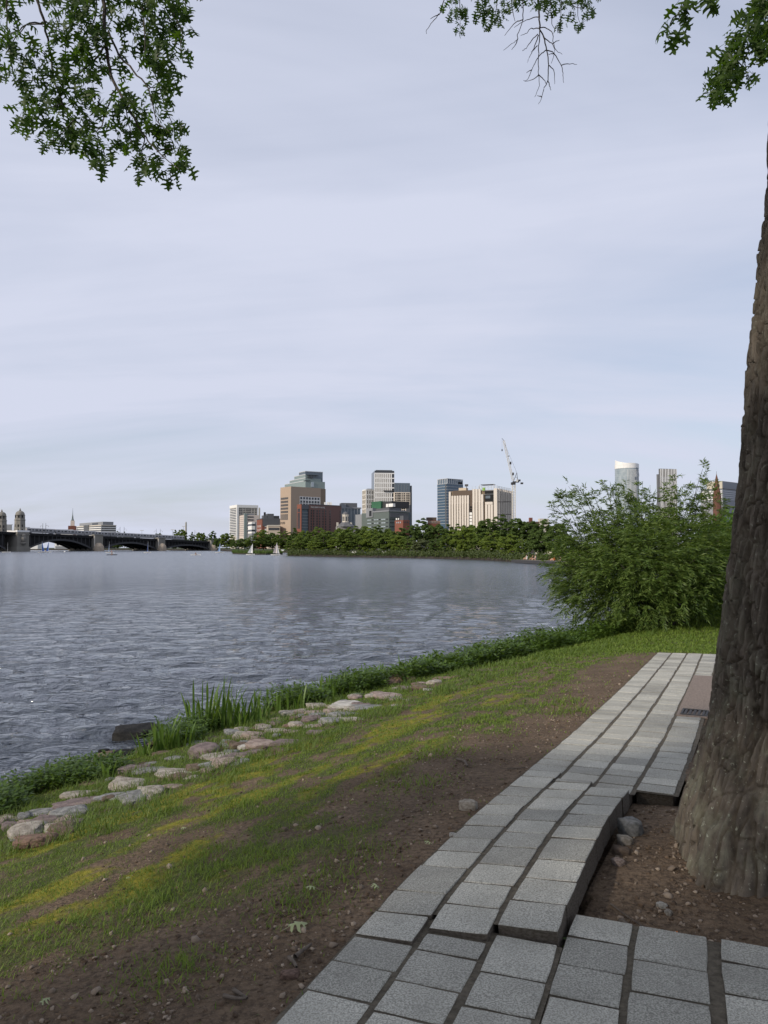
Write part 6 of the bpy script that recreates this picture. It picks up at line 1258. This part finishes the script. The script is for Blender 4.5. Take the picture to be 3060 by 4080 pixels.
# ================================================================== WILLOW
def willow():
    nr = np.random.default_rng(13); Yw = 21.0; c = at(2575, 2182, Yw); base = at(2655, 2182, 20.8); zb = float(zbase(base.x, base.y)); zb = max(zb, .15)
    e = empty('willow_shrub', (base.x, base.y, zb)); tag(e, 'large feathery green willow shrub on the bank at the end of the path', 'shrub'); off = np.array([base.x, base.y, zb])
    def env(v): return np.array([c.x, Yw, 1.95])+v*np.array([2.55, 2.3, 1.72])
    stems = []; tips = []
    for i in range(46):
        v = nr.normal(size=3); v[2] = abs(v[2])*1.0-.35; v /= np.linalg.norm(v); tip = env(v*nr.uniform(.8, 1.02)); r0 = np.array([base.x, base.y, zb])+np.array([nr.normal(0, .22), nr.normal(0, .22), 0])
        m1 = r0*.62+tip*.38+np.array([0, 0, .35]); m2 = r0*.28+tip*.72+np.array([0, 0, .30]); S_ = smoothline([r0, m1, m2, tip], 5); stems.append((S_-off, np.linspace(.045 if i < 12 else .026, .005, len(S_)))); tips.append(S_)
    V, F = tubes(stems, 5); tag(link('stems', fmesh('stems', V, F, twigm, True), e), kind='stuff')
    # leafy sprigs: on the stems' outer parts, through the envelope, and as long shoots on top
    P = []; D = []; Ls = []
    for S_ in tips:
        for k in range(26): q = nr.uniform(.35, 1); p = S_[int(q*(len(S_)-1))]; P.append(p+nr.normal(0, .20, 3)); D.append((p-np.array([c.x, Yw, 1.2]))+nr.normal(0, .8, 3)); Ls.append(nr.uniform(.3, .55))
    while len(P) < 5600:
        v = nr.normal(size=3); v /= np.linalg.norm(v); v *= nr.uniform(.12, 1.0)**.5; lump = 1+.20*fbm((v*2.1+5)[None], 2)[0]; p = env(v*lump)
        if p[2] < .25+.2*nr.uniform() or (v[2] < -.55 and v[0] > .05): continue
        P.append(p); D.append(v*1.2+np.array([0, 0, .45])+nr.normal(0, .5, 3)); Ls.append(nr.uniform(.28, .5))
    for px, py in ((2215, 1935), (2240, 1950), (2265, 1920), (2300, 1915), (2330, 1950), (2400, 1895), (2430, 1900), (2455, 1930), (2510, 1935), (2560, 1905), (2590, 1915), (2625, 1945), (2690, 1880), (2705, 1920), (2740, 1935), (2765, 1940), (2800, 1850), (2815, 1880), (2830, 1900), (2790, 1910), (2850, 1940), (2880, 1960), (2205, 2010), (2195, 2080), (2190, 2150), (2180, 2290), (2205, 2330), (2215, 2390), (2240, 2430), (2290, 2470), (2900, 2000), (2650, 1930), (2480, 1915), (2360, 1940)):
        tip = np.array(at(px, py+(18 if py < 1960 else 0), Yw+nr.uniform(-.6, .6))); r0 = env(np.array([(tip[0]-c.x)/2.62*.7, 0, (tip[2]-2.25)/2.25*.65])); L = np.linalg.norm(tip-r0)
        stems2 = smoothline([r0, (r0+tip)/2+np.array([0, 0, .12]), tip], 5); V, F = tubes([(stems2-off, np.linspace(.012, .004, len(stems2)))], 4); link('shoot', fmesh('shoot', V, F, twigm), e)
        for k in range(int(5+L*6)): q = nr.uniform(.1, 1)**.7; P.append(r0+(tip-r0)*q+nr.normal(0, .07+.10*(1-q), 3)); D.append((tip-r0)+nr.normal(0, .9, 3)); Ls.append(nr.uniform(.2, .34))
    P = np.array(P)-off; D = np.array(D); Ls = np.array(Ls); D /= np.linalg.norm(D, axis=1)[:, None]; n = len(P); per = 17
    k = np.repeat(np.arange(n), per); q = np.tile(np.linspace(.08, 1, per), n); droop = np.array([0, 0, -1.0])
    pos = P[k]+D[k]*(Ls[k]*q)[:, None]+droop*(Ls[k]*.45*q*q)[:, None]
    side = np.cross(D, np.array([.1, .2, 1.])); side /= np.linalg.norm(side, axis=1)[:, None]; sg = np.where(np.arange(len(k)) % 2, 1., -1.)[:, None]
    d = D[k]*.75+side[k]*sg*.75+droop*.45+nr.normal(0, .25, (len(k), 3)); nn = np.cross(d, side[k])+nr.normal(0, .4, d.shape)+np.array([0, 0, .5])
    V, F = scatter([(0, 0, 0), (.4, .5, -.02), (1, 0, -.12), (.4, -.5, -.02)], [(0, 1, 2, 3)], pos, d, nn, np.stack([nr.uniform(.10, .17, len(k)), nr.uniform(.020, .030, len(k)), np.full(len(k), .12)], 1))
    tag(link('foliage', fmesh('foliage', V, F, leafmat('willow_leaf', (.045, .090, .015), (.145, .205, .048), .34, .5)), e), kind='stuff')
    # denser broad-leaved shrub behind, at the trunk's left side
    b2 = at(2900, 2182, 23.5); z2 = .5; e2 = empty('bank_shrub', (b2.x, b2.y, z2)); tag(e2, 'dense bright green shrub between the willow and the oak trunk', 'shrub'); n = 9000
    v = nr.normal(size=(n, 3)); v /= np.linalg.norm(v, axis=1)[:, None]; v *= nr.uniform(.5, 1, n)[:, None]**.5; v *= (1+.22*fbm(v*2+9, 2))[:, None]; p = v*np.array([1.5, 1.6, 1.6])+np.array([.2, 0, 1.6]); ok = p[:, 2] > .05; p, v = p[ok], v[ok]; n = len(p)
    V, F = scatter([(0, 0, 0), (.45, .28, -.03), (1, 0, -.12), (.45, -.28, -.03)], [(0, 1, 2, 3)], p, v+nr.normal(0, .6, v.shape)+np.array([0, 0, -.4]), v+nr.normal(0, .5, v.shape)+np.array([0, 0, .6]), nr.uniform(.10, .17, n))
    tag(link('foliage', fmesh('foliage', V, F, leafmat('shrub_leaf', (.055, .12, .015), (.11, .19, .028), .34, .5)), e2), kind='stuff'); V, F = tubes([([(0, 0, -.3), (.1*i, .05*i, 1.0), (.35*(i-2), .2*(2-i), 2.6)], [.05, .04, .01]) for i in range(5)], 5); tag(link('stems', fmesh('stems', V, F, twigm), e2), kind='stuff')
willow()

# ================================================================== LITTER AND SMALL THINGS ON THE GROUND
def litter():
    nr = np.random.default_rng(55); bm = bmesh.new(); bmesh.ops.create_icosphere(bm, subdivisions=1, radius=1); tv = np.array([v.co[:] for v in bm.verts]); tf = np.array([[v.index for v in f.verts] for f in bm.faces]); bm.free(); tv = tv*(1+.25*nr.normal(size=len(tv)))[:, None]
    def spots(n):
        t = np.exp(nr.uniform(math.log(1.8), math.log(12), n)); l = lpath(t)-np.abs(nr.normal(0, 1.0, n))-.03; m = n//3; t[:m] = nr.uniform(T_NEAR+.03, T_PIT-.05, m); l[:m] = lpath(t[:m])+nr.uniform(.82, 2.4, m)
        x, y = xy(t, l); g, ms = gmasks(x, y); cl = fbm(np.stack([x*3, y*3, x*0], 1), 2); k = (nr.uniform(size=n) > g*.9) & (nr.uniform(size=n) < .35+.9*np.clip(cl, -.3, 1)); k &= np.hypot(x-OAK[0], y-OAK[1]) > .55; return x[k], y[k]
    x, y = spots(7500); n = len(x); z = zground(x, y); s = np.minimum(nr.lognormal(math.log(.0050), .5, n), .020)
    V, F = scatter(tv, tf, np.stack([x, y, z+s*.15], 1), nr.normal(size=(n, 3)), nr.normal(size=(n, 3))*.3+np.array([0, 0, 1]), np.stack([s*1.2, s, s*.7], 1))
    tag(link('gravel', fmesh('gravel', V, F, leafmat('pebble', (.12, .09, .065), (.36, .29, .22), 0, .9))), 'small pebbles scattered on the bare soil', 'gravel', None, 'stuff')
    x, y = spots(17000); n = len(x); z = zground(x, y); s = nr.uniform(.005, .020, n); a = nr.uniform(0, 6.28, n)
    V, F = scatter([(-.6, -.12, 0), (.6, -.08, .12), (.55, .10, .02), (-.5, .13, .14)], [(0, 1, 2, 3)], np.stack([x, y, z+.003], 1), np.stack([np.cos(a), np.sin(a), nr.normal(0, .2, n)], 1), nr.normal(0, .35, (n, 3))+np.array([0, 0, 1]), s)
    tag(link('leaf_litter', fmesh('leaf_litter', V, F, leafmat('chips', (.055, .034, .020), (.21, .14, .085), 0, .9))), 'brown bark chips and crumbs of dead leaves on the soil', 'litter', None, 'stuff')
    # clods: small lumps of soil
    x, y = spots(3800); n = len(x); z = zground(x, y); s = nr.uniform(.004, .013, n)
    V, F = scatter(tv, tf, np.stack([x, y, z], 1), nr.normal(size=(n, 3)), nr.normal(size=(n, 3))*.3+np.array([0, 0, 1]), np.stack([s*1.3, s, s*.6], 1))
    tag(link('soil_clods', fmesh('soil_clods', V, F, leafmat('clod', (.070, .047, .031), (.15, .105, .07), 0, .95))), 'small crumbly lumps of brown soil', 'soil', None, 'stuff')
litter()
def gpt(px, py): p = hit(px, py); return Vector((p.x, p.y, float(zground(np.array([p.x]), np.array([p.y]))[0])))
def stick(pts, r, label):
    P = [gpt(*q)+Vector((0, 0, r+.004)) for q in pts]; o0 = P[0]; e = link('stick', None); V, F = tubes([(smoothline([p-o0 for p in P], 3), np.linspace(r, r*.55, (len(P)-1)*3+1))], 6); bpy.data.objects.remove(e); e = link('stick', fmesh('stick', V, F, mat('dead_wood', (.10, .08, .065), .9, (.17, .14, .11), 40, .5)), None, o0); tag(e, label, 'stick')
stick([(1175, 3825), (1200, 3800), (1240, 3770)], .010, 'dark forked stick end lying beside the stone path'); stick([(1150, 3818), (1170, 3840), (1182, 3865)], .009, 'short brown stick pointing at the brick chip'); stick([(930, 3955), (965, 3975), (985, 3988)], .008, 'pale stick near the lower edge of the soil'); stick([(890, 3985), (940, 3985), (980, 3990)], .008, 'long straight stick lying flat on the soil'); stick([(1820, 3030), (1850, 3040), (1862, 3060)], .012, 'pale bent stick on the worn lawn'); stick([(2020, 3062), (2080, 3060), (2095, 3058)], .006, 'thin dark twig beside the path'); stick([(2470, 3625), (2520, 3655), (2530, 3668)], .013, 'chunk of reddish bark by the corner of the setts'); stick([(2430, 3560), (2520, 3620), (2660, 3690)], .004, 'long thin twig lying across the soil by the tree')
for px, py, sz, lb, rz in ((1140, 3715, .17, 'pale green star-shaped oak leaf lying on the bare soil', .4), (1505, 3555, .10, 'pale curled leaf beside the stone path', 2.0), (1262, 3552, .10, 'yellowish curled leaf on the moss near the path', 3.0), (155, 4042, .08, 'pale green fallen leaf at the lower left of the soil', 1.0), (720, 3310, .07, 'round yellow-green leaf on the lawn', .2), (500, 3505, .05, 'orange leaf fragment on the mossy lawn', .2), (1720, 3375, .09, 'grey-green leaf touching the edge of the setts', 2.4)):
    sz *= .55; p = gpt(px, py); me = pmesh('fallen_leaf', LV2, LF, leafmat('fallen_leaf', (.28, .34, .17), (.36, .40, .22), .1, .6)); o = link('fallen_leaf', me, None, p+Vector((0, 0, .022)), (.15, -.1, rz), (sz, sz, sz)); tag(o, lb, 'leaf', 'fallen leaves')
for px, py, sx_, sy_, sz, col, lb in ((2512, 3290, .075, .055, .07, 'grey', 'pointed mossy stone beside the raised setts'), (2490, 3330, .045, .04, .035, 'cream', 'small stone just below the pointed mossy one'), (2475, 3365, .045, .038, .032, 'brown', 'brownish stone below the pair beside the raised setts'), (2462, 3410, .035, .03, .028, 'pink', 'pinkish pebble in the row beside the raised setts'), (2635, 3575, .022, .018, .017, 'white', 'larger pale pebble in front of the trunk'), (2662, 3592, .020, .016, .014, 'cream', 'cream pebble next to the largest pale pebble'), (1153, 3882, .034, .026, .018, 'red', 'orange brick chip beside the stone path'), (2020, 3235, .05, .04, .05, 'cream', 'yellowish broken clod at the lawn edge of the setts'), (1866, 3218, .06, .045, .05, 'cream', 'crumbled yellowish clod on the bare soil'), (1805, 3325, .03, .02, .015, 'white', 'flat pale pebble near the lawn edge of the path')):
    p = gpt(px, py); o = link('pebble' if sx_ < .03 else 'rock', rock((px*7) % 9, col), None, p+Vector((0, 0, sz*.3)), (0, 0, px), (sx_, sy_, sz)); tag(o, lb, 'rock')
p = gpt(2683, 3665); e = empty('cigarette_butt', p+Vector((0, 0, .006)), .5); V, F = tubes([([(-.018, 0, 0), (.012, 0, 0)], [.0042, .0042])], 8); link('paper', fmesh('paper', V, F, cloths['white']), e); V, F = tubes([([(.0121, 0, 0), (.022, 0, 0)], [.0041, .0041])], 8); link('filter', fmesh('filter', V, F, cloths['orange']), e); tag(e, 'white cigarette butt on the soil in front of the trunk', 'cigarette')
def sprout(px, py, n, H, lb):
    p = gpt(px, py); nr = np.random.default_rng(px); a = nr.uniform(0, 6.28, n); h = nr.uniform(.2, 1, n)
    V, F = scatter([(0, 0, 0), (.45, .25, -.03), (1, 0, -.12), (.45, -.25, -.03)], [(0, 1, 2, 3)], np.stack([np.cos(a)*.015, np.sin(a)*.015, H*h], 1), np.stack([np.cos(a), np.sin(a), nr.uniform(0, .8, n)], 1), np.stack([-np.cos(a)*.4, -np.sin(a)*.4, np.ones(n)], 1), nr.uniform(.02, .045, n)); e = empty('weed_sprout', p+Vector((0, 0, .05))); tag(link('leaves', fmesh('leaves', V, F, leafmat('weed_leaf', (.05, .1, .016), (.1, .17, .03))), e), kind='stuff'); V, F = tubes([([(0, 0, -.1), (0, 0, H)], [.004, .002])], 5); link('stalk', fmesh('stalk', V, F, irism), e); tag(e, lb, 'weed')
sprout(2225, 3720, 26, .09, 'small leafy weed in the gap below the raised setts')
